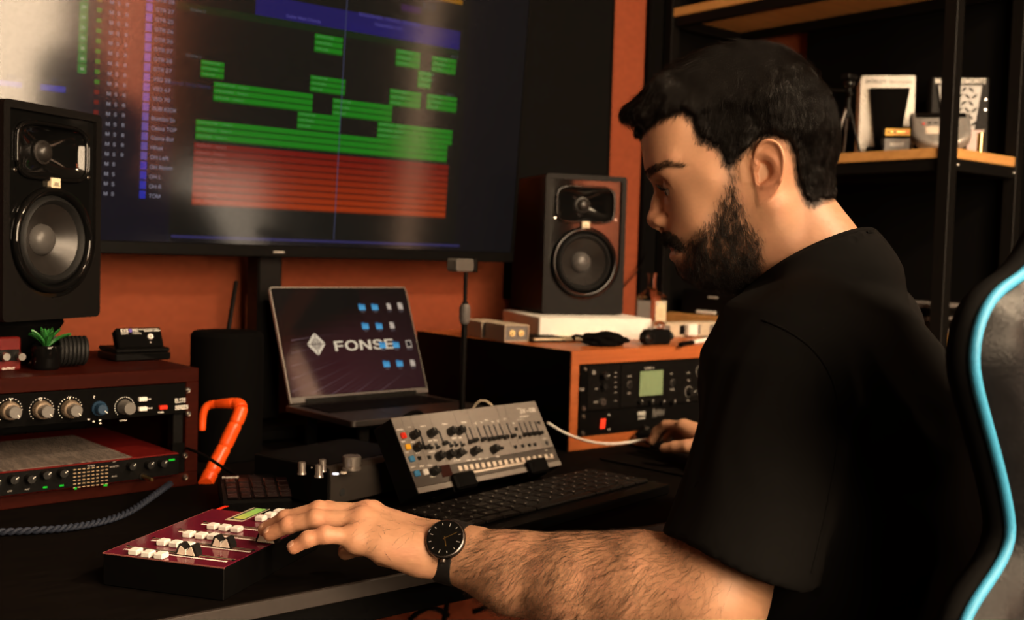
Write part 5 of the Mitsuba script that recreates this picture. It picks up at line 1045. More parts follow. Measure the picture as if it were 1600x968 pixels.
# ear: a relief over the ear's own plane, u forward, v up (metres), w outwards
ey = .0700
def e2(cx, cy): a = h2(1140 + cx / 6.45, 190 + cy / 6.45, ey + .006); return a
eo = np.array([e2(*c) for c in ((215, 455), (222, 380), (250, 280), (300, 205), (375, 172), (450, 188), (510, 240), (545, 320), (553, 420), (546, 510), (520, 610), (480, 690), (420, 765), (365, 820), (318, 842), (285, 825), (280, 770), (262, 680), (228, 620), (212, 540))])
t_ = np.linspace(0, 1, len(eo) + 1); eo = CubicSpline(t_, np.vstack([eo, eo[:1]]), bc_type='periodic')(np.linspace(0, 1, 121))[:-1]; ep = Polygon(eo).buffer(0); f_ = e2(215, 500)[0]; ep = ep.union(Polygon([(f_ - .004, eo[:, 1].min() + .024), (f_ + .011, eo[:, 1].min() + .028), (f_ + .011, eo[:, 1].max() - .018), (f_ - .004, eo[:, 1].max() - .012)]))
def ecurve(l): l = np.array([e2(*c) for c in l]); return CubicSpline(np.linspace(0, 1, len(l)), l)(np.linspace(0, 1, 60))
hel = cKDTree(ecurve(((290, 440), (246, 380), (258, 300), (310, 225), (380, 195), (455, 215), (505, 275), (530, 360), (534, 450), (528, 520), (505, 600))))
anti = cKDTree(ecurve(((300, 335), (375, 335), (435, 385), (468, 450), (476, 520), (455, 590), (400, 630), (345, 650))))
conc = Polygon([e2(*c) for c in ((280, 480), (290, 420), (300, 385), (350, 385), (400, 415), (430, 470), (432, 530), (405, 575), (340, 625), (290, 640), (272, 600), (285, 540))])
trag = cKDTree(ecurve(((232, 460), (252, 500), (258, 550), (262, 610)))); hole = np.array(e2(285, 520)); front = e2(215, 500)[0]
eu = np.arange(-.06, .05, .0005); ev = np.arange(-.06, .06, .0005); EU, EV = np.meshgrid(eu, ev, indexing='ij'); Q = np.c_[EU.ravel(), EV.ravel()]
dd = sdist(spoints(Q), ep.exterior); dd = np.where(contains_xy(ep, Q[:, 0], Q[:, 1]), -dd, dd)
back = np.clip((front - Q[:, 0]) / .036, 0, 1.3); cd = sdist(spoints(Q), conc.exterior); cd = np.where(contains_xy(conc, Q[:, 0], Q[:, 1]), cd, 0)
base = .0035 + .013 * back
hgt = base + .0044 * np.clip(.25 + back * 2.2, 0, 1) * np.exp(-(hel.query(Q)[0] / .0026) ** 2) + .0030 * np.exp(-(anti.query(Q)[0] / .0038) ** 2) - .0105 * np.clip(cd / .0045, 0, 1) ** .8 + .0035 * np.exp(-(trag.query(Q)[0] / .0040) ** 2) - .006 * np.exp(-((Q - hole) ** 2).sum(1) / .0022 ** 2)
tf = np.clip((front + .0040 - Q[:, 0]) / .0075, 0, 1); tf = tf * tf * (3 - 2 * tf); hgt = .0012 * (1 - tf) + hgt * tf
hgt = gaussian_filter(hgt.reshape(EU.shape), 1.2); bas = base.reshape(EU.shape); dd = gaussian_filter(dd.reshape(EU.shape), 1.0)
def se(A, p): return map_coordinates(A, [(p[:, 0] - eu[0]) / .0005, (p[:, 2] - ev[0]) / .0005], order=1, mode='nearest')
def ear_f(p):
    w = p[:, 1] - ey + .004; return smax(smax(se(dd, p), w - se(hgt, p), .0035), -(w - np.minimum(se(bas, p) - .0105, .004)) , .003)
elo = np.r_[eo.min(0) - .004]; ehi = eo.max(0) + .004
def headneck(p):
    f = smin(head_f(p), neck_f(p), .016); pa = p * [1, 1, 1]; pa[:, 1] = np.abs(p[:, 1]); i = np.where((pa[:, 1] > ey - .02) & (pa[:, 1] < ey + .03) & (p[:, 0] > elo[0] - .01) & (p[:, 0] < ehi[0] + .01) & (p[:, 2] > elo[1] - .01) & (p[:, 2] < ehi[1] + .01))[0]
    if len(i): f[i] = smin(f[i], ear_f(pa[i]), .0035)
    return f
lo = np.minimum(nb_ - .11, [-.15, -.10, -.2]); hi = np.array([.165, .10, .16]); hi = np.maximum(hi, nb_ + .11)
head = snet(headneck, lo, hi, .0013)
def mani(m, it=6):
    m = m.copy(); m.merge_vertices(); m = relax(m, it); return m3.Manifold(m3.Mesh(np.asarray(m.vertices, np.float32), np.asarray(m.faces, np.uint32)))
def unmani(M): o = M.to_mesh(); return trimesh.Trimesh(o.vert_properties[:, :3], o.tri_verts, process=False)
Mh = mani(head, 4)
# ---------------------------------------------------------------- body joints in the room
WR = at(672, 856, 1.12)
def J(*l): return [at(*a) for a in l]
LSH, LEL = at(1245, 560, 1.07), at(1108, 938, 1.01)
fa = J((672, 857, 1.122), (700, 862, 1.115), (742, 874, 1.105), (800, 896, 1.09), (900, 917, 1.06), (1000, 920, 1.035), (1108, 936, 1.01)); fr_ = [.0235, .0240, .0272, .0355, .0415, .0445, .0455]
fingers = {'pinky': (J((556, 838, 1.098), (508, 835, 1.088), (481, 842, 1.086), (459, 855, 1.087)), (.0092, .0082, .0074, .0066)),
           'ring': (J((566, 812, 1.112), (494, 810, 1.112), (451, 820, 1.118), (422, 834, 1.124)), (.0100, .0090, .0082, .0073)),
           'middle': (J((574, 801, 1.130), (498, 797, 1.134), (446, 810, 1.142), (414, 827, 1.150)), (.0102, .0092, .0083, .0074)),
           'index': (J((582, 800, 1.150), (512, 797, 1.162), (464, 807, 1.172), (434, 823, 1.180)), (.0102, .0092, .0083, .0074)),
           'thumb': (J((636, 852, 1.150), (598, 846, 1.172), (566, 852, 1.186), (540, 862, 1.190)), (.0150, .0112, .0100, .0085))}
def hand_f(p):
    f = None
    for nme, (pts, rs) in fingers.items():
        g = chain(p, pts, rs, .003)
        for i in (1, 2): g = smin(g, sph(p, pts[i] + np.array([0, 0, .0006]), rs[i] * .97), .005)
        f = g if f is None else np.minimum(f, g)
    m = [fingers[k][0][0] for k in ('pinky', 'ring', 'middle', 'index')]; w1, w2 = at(668, 850, 1.135), at(668, 862, 1.108)
    pal = np.minimum(rc(p, w2, m[0] + [0, 0, -.002], .0215, .0125), rc(p, w1, m[3] + [0, 0, -.004], .0215, .0125))
    for a, b, ra in ((w2, m[1], .0215), (w1, m[2], .0215)): pal = smin(pal, rc(p, a, b + np.array([0, 0, -.003]), ra, .0130), .012)
    for i in range(3): pal = smin(pal, rc(p, m[i] + [0, 0, -.004], m[i + 1] + [0, 0, -.004], .0115, .0115), .010)
    pal = smin(pal, rc(p, at(598, 856, 1.098), at(650, 866, 1.105), .0135, .0195), .012); pal = smin(pal, rc(p, at(600, 862, 1.15), at(650, 866, 1.14), .015, .020), .014)
    for i in range(4): pal = smin(pal, sph(p, m[i] + np.array([0, 0, .0035]), .0085), .006)
    for i in range(4): pal = smin(pal, rc(p, m[i] + [0, 0, .004], w1 * .5 + w2 * .5 + [0, 0, .017], .0050, .0035), .007)
    f = smin(f, pal, .0055)
    return f
def wrist_f(p): return smin(chain(p, fa[:3], fr_[:3], .01), rc(p, at(690, 850, 1.132), at(742, 868, 1.115), .0205, .0262), .014)
hlo = np.array([fingers[k][0] for k in fingers]).reshape(-1, 3); hlo = np.vstack([hlo, [at(735, 870, 1.11)]])
hand = snet(lambda p: smin(smin(hand_f(p), wrist_f(p), .012), chain(p, fa[1:4], fr_[1:4], .012), .012), hlo.min(0) - .035, hlo.max(0) + .035, .0016)
cutp = fa[2] + (fa[3] - fa[2]) * .15; ca = fa[3] - fa[2]; ca /= np.linalg.norm(ca)
def arm_f(p):
    f = chain(p, fa[1:], fr_[1:], .02); f = smin(f, rc(p, fa[3] + [0, .004, .006], fa[5] + np.array([.01, .012, .014]), .030, .036), .02)
    f = smin(f, rc(p, fa[6], LSH, .047, .056), .03)
    return f
lsh2 = at(1197, 680, 1.03)
arm = snet(arm_f, np.array(fa + [LSH]).min(0) - .07, np.array(fa + [LSH]).max(0) + .07, .0025)
# right arm, reaching the mouse
RSH = NB + np.array([.175, .06, -.075]); REL = np.array([1.30, .93, .80]); RWR = at(1112, 690, 1.80)
RW_ = at(1112, 692, 1.84)
rf = {'index': (J((1068, 666, 1.88), (1040, 664, 1.91), (1026, 674, 1.925), (1018, 688, 1.93)), (.0100, .0090, .0082, .0074)),
      'middle': (J((1072, 668, 1.90), (1046, 664, 1.935), (1034, 672, 1.955), (1028, 684, 1.965)), (.0102, .0092, .0083, .0074)),
      'ring': (J((1078, 672, 1.92), (1056, 668, 1.955), (1046, 676, 1.97), (1042, 686, 1.975)), (.0100, .0090, .0082, .0073)),
      'pinky': (J((1086, 680, 1.935), (1068, 678, 1.96), (1060, 684, 1.97), (1056, 692, 1.975)), (.0092, .0082, .0074, .0066)),
      'thumb': (J((1096, 694, 1.83), (1072, 697, 1.83), (1054, 698, 1.84), (1038, 700, 1.85)), (.0140, .0112, .0100, .0085))}
def rhand_f(p):
    f = None
    for nme, (pts, rs) in rf.items(): g = chain(p, pts, rs, .003); f = g if f is None else np.minimum(f, g)
    m = [rf[k][0][0] for k in ('pinky', 'ring', 'middle', 'index')]; pal = rc(p, RW_, m[3], .021, .0135)
    for i in range(3): pal = smin(pal, rc(p, RW_, m[i], .021, .0130), .012)
    return smin(smin(f, pal, .005), rc(p, RW_, RW_ + (REL - RW_) * .3, .024, .031), .012)
q = np.array([rf[k][0] for k in rf]).reshape(-1, 3); q = np.vstack([q, [RW_, RW_ + (REL - RW_) * .25]]); rhand = snet(rhand_f, q.min(0) - .03, q.max(0) + .03, .0022)
rarm = snet(lambda p: smin(chain(p, [RW_ + (REL - RW_) * .1, RW_ + (REL - RW_) * .6, REL], [.0255, .041, .044], .02), rc(p, REL, RSH, .045, .055), .03), np.array([RW_, REL, RSH]).min(0) - .07, np.array([RW_, REL, RSH]).max(0) + .07, .004)
# ---------------------------------------------------------------- torso
zs = np.array([.50, .56, .70, .85, .97, NB[2] - .08, NB[2] - .03, NB[2] - .005])
TCX = np.array([1.0, 1.0, .995, .985, .98, .975, .965, NB[0]]); TCY = np.array([.64, .64, .645, .655, .67, .675, .685, NB[1]])
TA = np.array([.172, .168, .152, .148, .150, .150, .10, .055]); TB = np.array([.125, .125, .118, .120, .122, .105, .085, .06])
def torso_f(p, grow=0., sh=.0):
    z = np.clip(p[:, 2], zs[0], zs[-1]); cx, cy, a, b = (CubicSpline(zs, v)(z) if 0 else np.interp(z, zs, v) for v in (TCX, TCY, TA, TB))
    f = (np.sqrt(((p[:, 0] - cx) / (a + grow)) ** 2 + ((p[:, 1] - cy) / (b + grow)) ** 2) - 1) * (b + grow) * .9
    f = np.maximum(f, np.maximum(zs[0] - p[:, 2], p[:, 2] - zs[-1]))
    f = smin(f, rc(p, LSH + np.array([.02, .0, .0]), RSH, .058 + grow, .058 + grow), .05)
    for s in (LSH, RSH): f = smin(f, rc(p, NB + [0, 0, -.008], s + np.array([0, -.005, .02]), .045 + grow, .040 + grow), .04)
    return f
tor = snet(lambda p: smin(torso_f(p, -.012), rc(p, LSH, LSH + (LEL - LSH) * .3, .054, .052), .03), [.72, .46, .48], [1.34, .92, NB[2] + .05], .007)
Mb = Mh.transform(HM[:3].astype(np.float32)) + mani(hand).trim_by_plane(tuple(-ca), float(-ca @ cutp - .012)) + mani(arm).trim_by_plane(tuple(ca), float(ca @ cutp - .012)) + mani(rhand) + mani(rarm) + mani(tor)
body = unmani(Mb)
if len(body.faces) < 200000:                                  # a piece that could not be joined: keep the pieces overlapping
    body = cat([relax(head.copy(), 4).apply_transform(HM), relax(hand.copy()), relax(arm.copy()), relax(rhand.copy()), relax(rarm.copy()), relax(tor.copy())])
# ---------------------------------------------------------------- colours of the skin
def cloud(P, s, seed=0, o=3): return meshkit.fbm(P * s, o, seed)
pk_ = thing('person', 'man in profile with short dark hair and beard wearing a black t-shirt at the desk', 'person')
beard2 = Polygon(hpoly([(1133, 268), (1150, 262), (1153, 300), (1168, 335), (1190, 372), (1192, 400), (1192, 425), (1190, 455), (1160, 480), (1110, 460), (1070, 442), (1054, 425), (1048, 411), (1060, 404), (1068, 396), (1058, 384), (1040, 377), (1032, 366), (1038, 358), (1056, 366), (1074, 370), (1092, 352), (1108, 330), (1122, 305), (1131, 285)], .045))
must2 = Polygon(hpoly([(1034, 360), (1046, 360), (1066, 374), (1072, 392), (1062, 388), (1050, 380), (1038, 376)], .0))
hair2 = Polygon(hpoly([(985, 215), (1004, 204), (1030, 190), (1068, 178), (1080, 192), (1084, 214), (1090, 226), (1106, 232), (1119, 238), (1127, 258), (1138, 270), (1148, 262), (1157, 249), (1172, 234), (1186, 222), (1206, 218), (1226, 224), (1237, 244), (1243, 290), (1258, 322), (1275, 326), (1290, 316), (1360, 300), (1380, 100), (1200, 20), (1000, 60), (940, 160)], .055))
brow2 = Polygon(hpoly([(1004, 268), (1018, 262), (1040, 256), (1064, 262), (1068, 267), (1040, 266), (1022, 272), (1008, 281)], .030))
def sd2(poly, x, z): d = sdist(spoints(np.c_[x, z]), poly.exterior); return np.where(contains_xy(poly, x, z), -d, d)
Hl = to_head(np.array(body.vertices)); isH = (np.abs(Hl[:, 1]) < .11) & (Hl[:, 0] > -.16) & (Hl[:, 0] < .2) & (Hl[:, 2] > -.2)
col = np.tile(np.array([.50, .262, .150]), (len(Hl), 1)); n1 = cloud(np.array(body.vertices), 45, 1); n2 = cloud(np.array(body.vertices), 400, 2, 2)
col *= (.90 + .16 * n1 + .10 * (n2 - .5))[:, None]; col[:, 1] *= 1 - .16 * np.clip(n1 - .45, 0, 1)
def tint(mask, c): col[:] = col * (1 - mask[:, None]) + col * np.array(c) * mask[:, None]
def toward(mask, c): col[:] = col * (1 - mask[:, None]) + np.array(c) * mask[:, None]
x_, y_, z_ = Hl.T; ya = np.abs(y_)
ia = np.where(isH)[0]
b = np.zeros(len(Hl)); b[ia] = np.clip(.5 - sd2(beard2, x_[ia], z_[ia]) / .010, 0, 1); toward(b * .42 * (.6 + .5 * n2), (.10, .055, .036))
b = np.zeros(len(Hl)); b[ia] = np.clip(.4 - sd2(hair2, x_[ia], z_[ia]) / .006, 0, 1) * (ya[ia] < .0755); toward(b * .9, (.022, .013, .009))
b = np.zeros(len(Hl)); b[ia] = np.clip(.5 - sd2(brow2, x_[ia], z_[ia]) / .003, 0, 1) * (x_[ia] > .05); toward(b * .6, (.05, .028, .018))
mo = hq(1050, 391); d = np.sqrt(((x_ - mo[0]) / .022) ** 2 + (ya / .024) ** 2 + ((z_ - mo[2]) / .0095) ** 2); toward(np.clip(1.6 - 1.5 * d, 0, 1) * .75 * (x_ > .03), (.33, .095, .075))
d = np.linalg.norm((np.c_[x_, ya, z_] - (tipn + [-.012, 0, 0])) / .03, axis=1); tint(np.clip(1 - d, 0, 1) * .6, (1, .78, .74))
d = np.linalg.norm((np.c_[x_, ya, z_] - np.array([-.012, .085, 0])) / .04, axis=1); tint(np.clip(1.3 - d, 0, 1) * (ya > .070) * .7, (1.05, .80, .76))
d = np.linalg.norm((np.c_[x_, ya, z_] - EYE) / .024, axis=1); tint(np.clip(1.2 - d, 0, 1) * (x_ > .03) * .8, (.78, .66, .62))
for k in ('pinky', 'ring', 'middle', 'index'):
    for i in (0, 1, 2):
        d = np.linalg.norm((np.array(body.vertices) - fingers[k][0][i]) / .014, axis=1); tint(np.clip(1.5 - d, 0, 1) * .5, (.94, .78, .74))
    d = np.linalg.norm((np.array(body.vertices) - fingers[k][0][3]) / .014, axis=1); tint(np.clip(1.5 - d, 0, 1) * .6, (1, .80, .76))
scene['m_skin'] = {'type': 'twosided', 'bsdf': {'type': 'bumpmap', 'arbitrary': proc(lambda p, n, uv: fbm(p.x * 520, p.y * 520, p.z * 520, 2) + .35 * noise(p.x * 1500, p.y * 1500, p.z * 1500), 3e-4), 'scale': .00012,
                   'bsdf': {'type': 'principled', 'base_color': {'type': 'mesh_attribute', 'name': 'vertex_color'}, 'roughness': .5, 'specular': .42, 'sheen': .15}}}
part(pk_, 'body', body, 'm_skin', smooth=True, color=np.clip(col, .003, 1))
# eyes
pr('m_eye', {'type': 'mesh_attribute', 'name': 'vertex_color'}, .08, coat=.6)
for s in (1, -1):
    c = EYE * [1, s, 1]; m = trimesh.creation.icosphere(subdivisions=5, radius=.0122); g = np.array([.93, .02 * s, -.22]); g /= np.linalg.norm(g); a = np.degrees(np.arccos(np.clip((m.vertices / .0122) @ g, -1, 1)))
    m.vertices *= 1 + .035 * np.clip(1 - a / 30, 0, 1)[:, None] ** .5
    cc = np.where((a < 12)[:, None], [.004, .004, .004], np.where((a < 29)[:, None], [.045, .022, .010], [.50, .42, .36])) * np.where((a > 26) & (a < 30), .35, 1)[:, None]
    m.apply_translation(c); m.apply_transform(HM); part(pk_, 'eye', m, 'm_eye', smooth=True, color=cc)
pr('m_hair', (.0034, .0019, .0011), .34, spec=.14); pr('m_hair_cap', proc(lambda p, n, uv: mix((.002, .0014, .001), (.006, .0036, .0024), noise(p.x * 700, p.y * 240, p.z * 700))), .6, spec=.3)
pr('m_beard', (.008, .0045, .0028), .45, spec=.25); pr('m_arm_hair', (.022, .010, .005), .5)
def toW(P): return P @ HM[:3, :3].T + HO
def put_curves(parent, name, C, R, mat, label=None):          # hairs as thin three-sided tubes: C strands x points x 3 in the room, R radii
    n, k = C.shape[:2]; R = np.broadcast_to(R, (n, k)); t = np.gradient(C, axis=1); t /= np.linalg.norm(t, axis=2, keepdims=True) + 1e-12
    a = np.cross(t, np.array([.31, -.77, .56])); a /= np.linalg.norm(a, axis=2, keepdims=True) + 1e-12; b = np.cross(t, a)
    V = np.stack([C + R[..., None] * (math.cos(q) * a + math.sin(q) * b) for q in (0, 2.0944, 4.1888)], 2).reshape(-1, 3)
    i, j, s = np.meshgrid(np.arange(n), np.arange(k - 1), np.arange(3), indexing='ij'); o = (i * k + j) * 3; s2 = (s + 1) % 3
    F1 = np.stack([o + s, o + s2, o + 3 + s2], -1).reshape(-1, 3); F2 = np.stack([o + s, o + 3 + s2, o + 3 + s], -1).reshape(-1, 3)
    key = uniq(f'{parent}__{name}'); scene[key] = mikit.ply((V, np.vstack([F1, F2])), mat, smooth=True); labels[key] = {'kind': 'stuff'}
    if label: labels[key]['label'] = label
    return key
# eyelashes and lids
for s in (1, -1):
    t = np.linspace(-1, 1, 26); base = np.c_[EYE[0] + .0120 * np.cos(t * .95) + .0012, (EYE[1] + .0122 * np.sin(t * .95)), EYE[2] + .0012 - .0022 * t ** 2]; base[:, 1] *= s
    C = np.stack([base + np.array([.0022 * q, 0, -.0012 * q + .0012 * q * q]) * .95 + (base - EYE * [1, s, 1]) * [0, .15 * q, 0] for q in range(4)], 1); C = np.repeat(C, 3, 0) + rng.normal(0, .0004, (78, 1, 3))
    put_curves(pk_, 'eyelashes', toW(C.reshape(-1, 3)).reshape(C.shape), np.array([.00014, .00013, .0001, .00004]), 'm_hair')
# ---------------------------------------------------------------- hair
tctl = [(1010, 185, 5), (1050, 118, 9), (1100, 98, 9.5), (1150, 90, 10.5), (1190, 88, 11), (1240, 105, 10), (1290, 200, 9), (1285, 270, 6.5), (1268, 316, 2), (1095, 216, 2.5), (1150, 200, 5), (1180, 208, 3.5), (1150, 150, 8), (1132, 255, 1.2), (1075, 150, 7), (1235, 240, 3), (1240, 180, 8)]
TG = gaussian_filter(shep(np.array([h2(a, b, .03) for a, b, _ in tctl]), [c[2] / 1000 for c in tctl], np.c_[GX.ravel(), GZ.ravel()]).reshape(GX.shape), 3)
H2 = sd2(hair2, GX.ravel(), GZ.ravel()).reshape(GX.shape); H2 = gaussian_filter(H2, 1)
def cap_f(p):
    x, y, z = p.T; n_ = .0022 * (meshkit.noise(p * [140, 300, 140], 5) - .5) + .003 * (meshkit.noise(p * [60, 110, 60], 6) - .5)
    f = smin(skull(p), neck_f(p), .016) - samp(TG, x, z) * .85 + n_
    pa = np.c_[x, np.abs(y), z]
    for k in range(4): f = smin(f, rc(pa, hq(1040, 148) + [0, .004 + .014 * k, 0], hq(986 + 7 * k, 178 + 2 * k) + [0, .003 + .013 * k, 0], .0125, .0085), .008)
    return smax(f, samp(H2, x, z) + .0045 + n_ * 1.2, .006)
cap = relax(snet(cap_f, [-.13, -.10, -.115], [.17, .10, .165], .0022), 2)
capk = part(pk_, 'hair', move(cap, [0, 0, 0]).apply_transform(HM), 'm_hair_cap', smooth=True)
hv = np.array(head.vertices); hk = (sd2(hair2, hv[:, 0], hv[:, 2]) > -.007) | (hv[:, 0] > hq(1004, 200)[0]); sv = np.vstack([np.array(cap.vertices), hv[hk]]); sn_ = np.vstack([np.array(cap.vertex_normals), np.array(head.vertex_normals)[hk]]); ctr = cKDTree(sv)
def sample(m, N, seed):
    r = np.random.default_rng(seed); a = m.area_faces; i = r.choice(len(a), N, p=a / a.sum()); u = r.random((N, 2)); u = np.where(u.sum(1, keepdims=True) > 1, 1 - u, u); t = m.triangles[i]
    return t[:, 0] + u[:, :1] * (t[:, 1] - t[:, 0]) + u[:, 1:] * (t[:, 2] - t[:, 0]), m.face_normals[i]
P0, N0 = sample(cap, 52000, 3); ok_ = (skull(P0) > .0004) & ((P0[:, 1] > -.035) | (rng.random(len(P0)) < .25)); P0, N0 = P0[ok_], N0[ok_]
Pe, Ne = sample(head, 120000, 4); he = sd2(hair2, Pe[:, 0], Pe[:, 2]); ok_ = (he < .0005) & (he > -.011) & (np.abs(Pe[:, 1]) < .0765) & (rng.random(len(Pe)) < np.clip(-he / .005, .25, 1)); P0, N0 = np.vstack([P0, Pe[ok_]]), np.vstack([N0, Ne[ok_]])
crown = hq(1222, 92)
top = np.clip((P0[:, 2] - .055) / .05, 0, 1) * np.clip(1.25 - np.abs(P0[:, 1]) / .07, 0, 1)
backw = np.clip((-P0[:, 0] - .015) / .05, 0, 1); nape = np.clip((hq(1260, 270)[2] - P0[:, 2]) / .05 + .3, 0, 1) * backw
rad = P0 - crown; rad /= np.linalg.norm(rad, axis=1, keepdims=True)
flow = top[:, None] * (np.array([.95, 0, .12]) + .35 * rad) + (1 - top)[:, None] * ((1 - backw)[:, None] * np.array([.30, 0, -.85]) + backw[:, None] * np.array([-.15, 0, -1.0]))
clump = meshkit.noise(P0 * 170, 8)[:, None] - .5; clump2 = np.c_[meshkit.noise(P0 * 120, 9) - .5, meshkit.noise(P0 * 120, 10) - .5, meshkit.noise(P0 * 120, 11) - .5]
flow = flow + clump2 * .9 + rng.normal(0, .18, P0.shape); flow -= N0 * (flow * N0).sum(1, keepdims=True) * .9; flow /= np.linalg.norm(flow, axis=1, keepdims=True)
edge_ = np.clip(-samp(H2, P0[:, 0], P0[:, 2]) / .02, .12, 1)
Ls = (.0115 + .022 * top) * (.6 + .7 * rng.random(len(P0))) * (1 - .55 * nape) * np.maximum(edge_, .35) ** .7
fr0 = np.clip((P0[:, 0] - hq(1050, 150)[0]) / .02, 0, 1); Ls *= (1 - .35 * fr0)
S = 5; C = np.zeros((len(P0), S + 1, 3)); C[:, 0] = P0 - N0 * .003; pcur = P0.copy(); lift = (.0008 + .0030 * rng.random(len(P0)) + .0035 * (rng.random(len(P0)) > .96)) * (.55 + .9 * top) * (.4 + edge_ * .6)
for k in range(1, S + 1):
    pcur = pcur + flow * (Ls / S)[:, None]; dq, iq = ctr.query(pcur); q = sv[iq]; nn = sn_[iq]; hgt_ = ((pcur - q) * nn).sum(1)
    want = lift * (k / S) ** .7; corr = np.where(hgt_ < want, want - hgt_, np.where(hgt_ > want * 2.2, (want * 2.2 - hgt_) * .5, 0)); pcur = pcur + nn * corr[:, None] + rng.normal(0, .0003, pcur.shape)
    flow = flow - nn * (flow * nn).sum(1, keepdims=True) * .6 + np.array([0, 0, -.05]); flow /= np.linalg.norm(flow, axis=1, keepdims=True); C[:, k] = pcur
put_curves(capk, 'strands', toW(C.reshape(-1, 3)).reshape(C.shape), np.array([.00016, .00016, .00015, .00014, .00011, .00005]), 'm_hair')
# ---------------------------------------------------------------- beard, moustache, eyebrows
hb = head.copy(); P0, N0 = sample(hb, 150000, 5); P0 = P0[:]; yy = np.abs(P0[:, 1])
d = sd2(beard2, P0[:, 0], P0[:, 2]); side = P0[:, 1] > -.02
keep = (d < .003) & (P0[:, 0] > .0) & (rng.random(len(P0)) < np.clip(.25 - d / .010, 0, 1) * np.where(side, .66, .25))
keep &= ~((np.abs(P0[:, 2] - mo[2]) < .0075) & (P0[:, 0] > mo[0] - .017) & (yy < .017)); P0, N0, d = P0[keep], N0[keep], d[keep]
inn = np.clip(-d / .018, 0, 1)
fx = np.where(P0[:, 0] > .06, .35, -.05) ; low = np.clip((hq(1150, 380)[2] - P0[:, 2]) / .04, 0, 1)
flow = np.c_[fx - .35 * low, np.zeros(len(P0)), -np.ones(len(P0))] + 1.5 * np.c_[meshkit.noise(P0 * 190, 21) - .5, meshkit.noise(P0 * 190, 22) - .5, meshkit.noise(P0 * 190, 23) - .5] * (.4 + inn[:, None]) + rng.normal(0, .25, P0.shape)
flow -= N0 * (flow * N0).sum(1, keepdims=True) * .85; flow /= np.linalg.norm(flow, axis=1, keepdims=True)
Ls = (.0040 + .0090 * inn) * (.6 + .7 * rng.random(len(P0))); S = 5; C = np.zeros((len(P0), S + 1, 3)); ph = rng.random(len(P0)) * 6.28; bi = np.cross(N0, flow); cr = .0016 * inn
for k in range(S + 1):
    t = k / S; C[:, k] = P0 - N0 * .0006 + flow * (Ls * t)[:, None] + N0 * ((.0012 + .0042 * inn) * t * (1.35 - t * .55))[:, None] + bi * (cr * np.sin(ph + 4.5 * t) * t)[:, None] - np.array([0, 0, .0015]) * t * t
beardk = put_curves(pk_, 'beard', toW(C.reshape(-1, 3)).reshape(C.shape), np.array([.00017, .00017, .00016, .00014, .0001, .00005]) * (.55 + .45 * inn[:, None]), 'm_beard')
P0, N0 = sample(hb, 260000, 6); keep = contains_xy(must2, P0[:, 0], P0[:, 2]) & (np.abs(P0[:, 1]) < .034) & (P0[:, 2] > mo[2] + .001) & (N0[:, 0] > -.2); P0, N0 = P0[keep][:2600], N0[keep][:2600]
flow = np.c_[.15 * np.ones(len(P0)), np.sign(P0[:, 1]) * .55, -.85 * np.ones(len(P0))] + rng.normal(0, .2, P0.shape); flow /= np.linalg.norm(flow, axis=1, keepdims=True); L_ = .009 * (.6 + .6 * rng.random(len(P0)))
C = np.stack([P0 - N0 * .0005 + flow * (L_ * t)[:, None] + N0 * (.0036 * t * (1.5 - t)) for t in np.linspace(0, 1, 5)], 1)
put_curves(pk_, 'moustache', toW(C.reshape(-1, 3)).reshape(C.shape), np.array([.00015, .00015, .00014, .0001, .00005]), 'm_beard')
P0, N0 = sample(hb, 200000, 7); keep = contains_xy(brow2, P0[:, 0], P0[:, 2]) & (N0[:, 0] > .1) & (np.abs(P0[:, 1]) < .06) & (np.abs(P0[:, 1]) > .006); P0, N0 = P0[keep][:2200], N0[keep][:2200]
flow = np.c_[-.5 * np.ones(len(P0)), np.sign(P0[:, 1]) * .75, .25 * np.ones(len(P0))] + rng.normal(0, .15, P0.shape); flow -= N0 * (flow * N0).sum(1, keepdims=True) * .9; flow /= np.linalg.norm(flow, axis=1, keepdims=True); L_ = .008 * (.6 + .6 * rng.random(len(P0)))
C = np.stack([P0 - N0 * .0004 + flow * (L_ * t)[:, None] + N0 * (.0016 * t) for t in np.linspace(0, 1, 5)], 1)
put_curves(pk_, 'eyebrows', toW(C.reshape(-1, 3)).reshape(C.shape), np.array([.00014, .00014, .00013, .0001, .00005]), 'm_beard')
# hair on the forearm and the back of the hand
am = arm.copy(); P0, N0 = sample(am, 52000, 9); ax_ = fa[6] - fa[1]; t = (P0 - fa[1]) @ ax_ / (ax_ @ ax_); dens = np.clip((t - .02) * 8, 0, 1) * np.clip((1.12 - t) * 4, 0, 1) * np.clip(.75 + N0[:, 2] * .5 - .35 * (t > .8), 0, 1) * (.55 + .6 * meshkit.noise(P0 * 30, 31))
keep = (rng.random(len(P0)) < dens * .85) & (((P0 - CAM) * N0).sum(1) < .3); P0, N0 = P0[keep], N0[keep]
P1, N1 = sample(hand, 30000, 10); keep = (N1[:, 2] > .1) & (np.linalg.norm(P1 - at(612, 812, 1.12), axis=1) < .045) & (rng.random(len(P1)) < .05); P0 = np.vstack([P0, P1[keep]]); N0 = np.vstack([N0, N1[keep]])
ax_ /= np.linalg.norm(ax_); dn = np.array([0, 0, -1.0]); flow = -ax_ * .55 + dn * .8 + .8 * np.c_[meshkit.noise(P0 * 45, 33) - .5, meshkit.noise(P0 * 45, 34) - .5, meshkit.noise(P0 * 45, 35) - .5] + rng.normal(0, .36, P0.shape); flow -= N0 * (flow * N0).sum(1, keepdims=True) * .92; flow /= np.linalg.norm(flow, axis=1, keepdims=True)
L_ = .015 * (.5 + .8 * rng.random(len(P0))); bi = np.cross(N0, flow); ph = rng.normal(0, 1, len(P0))
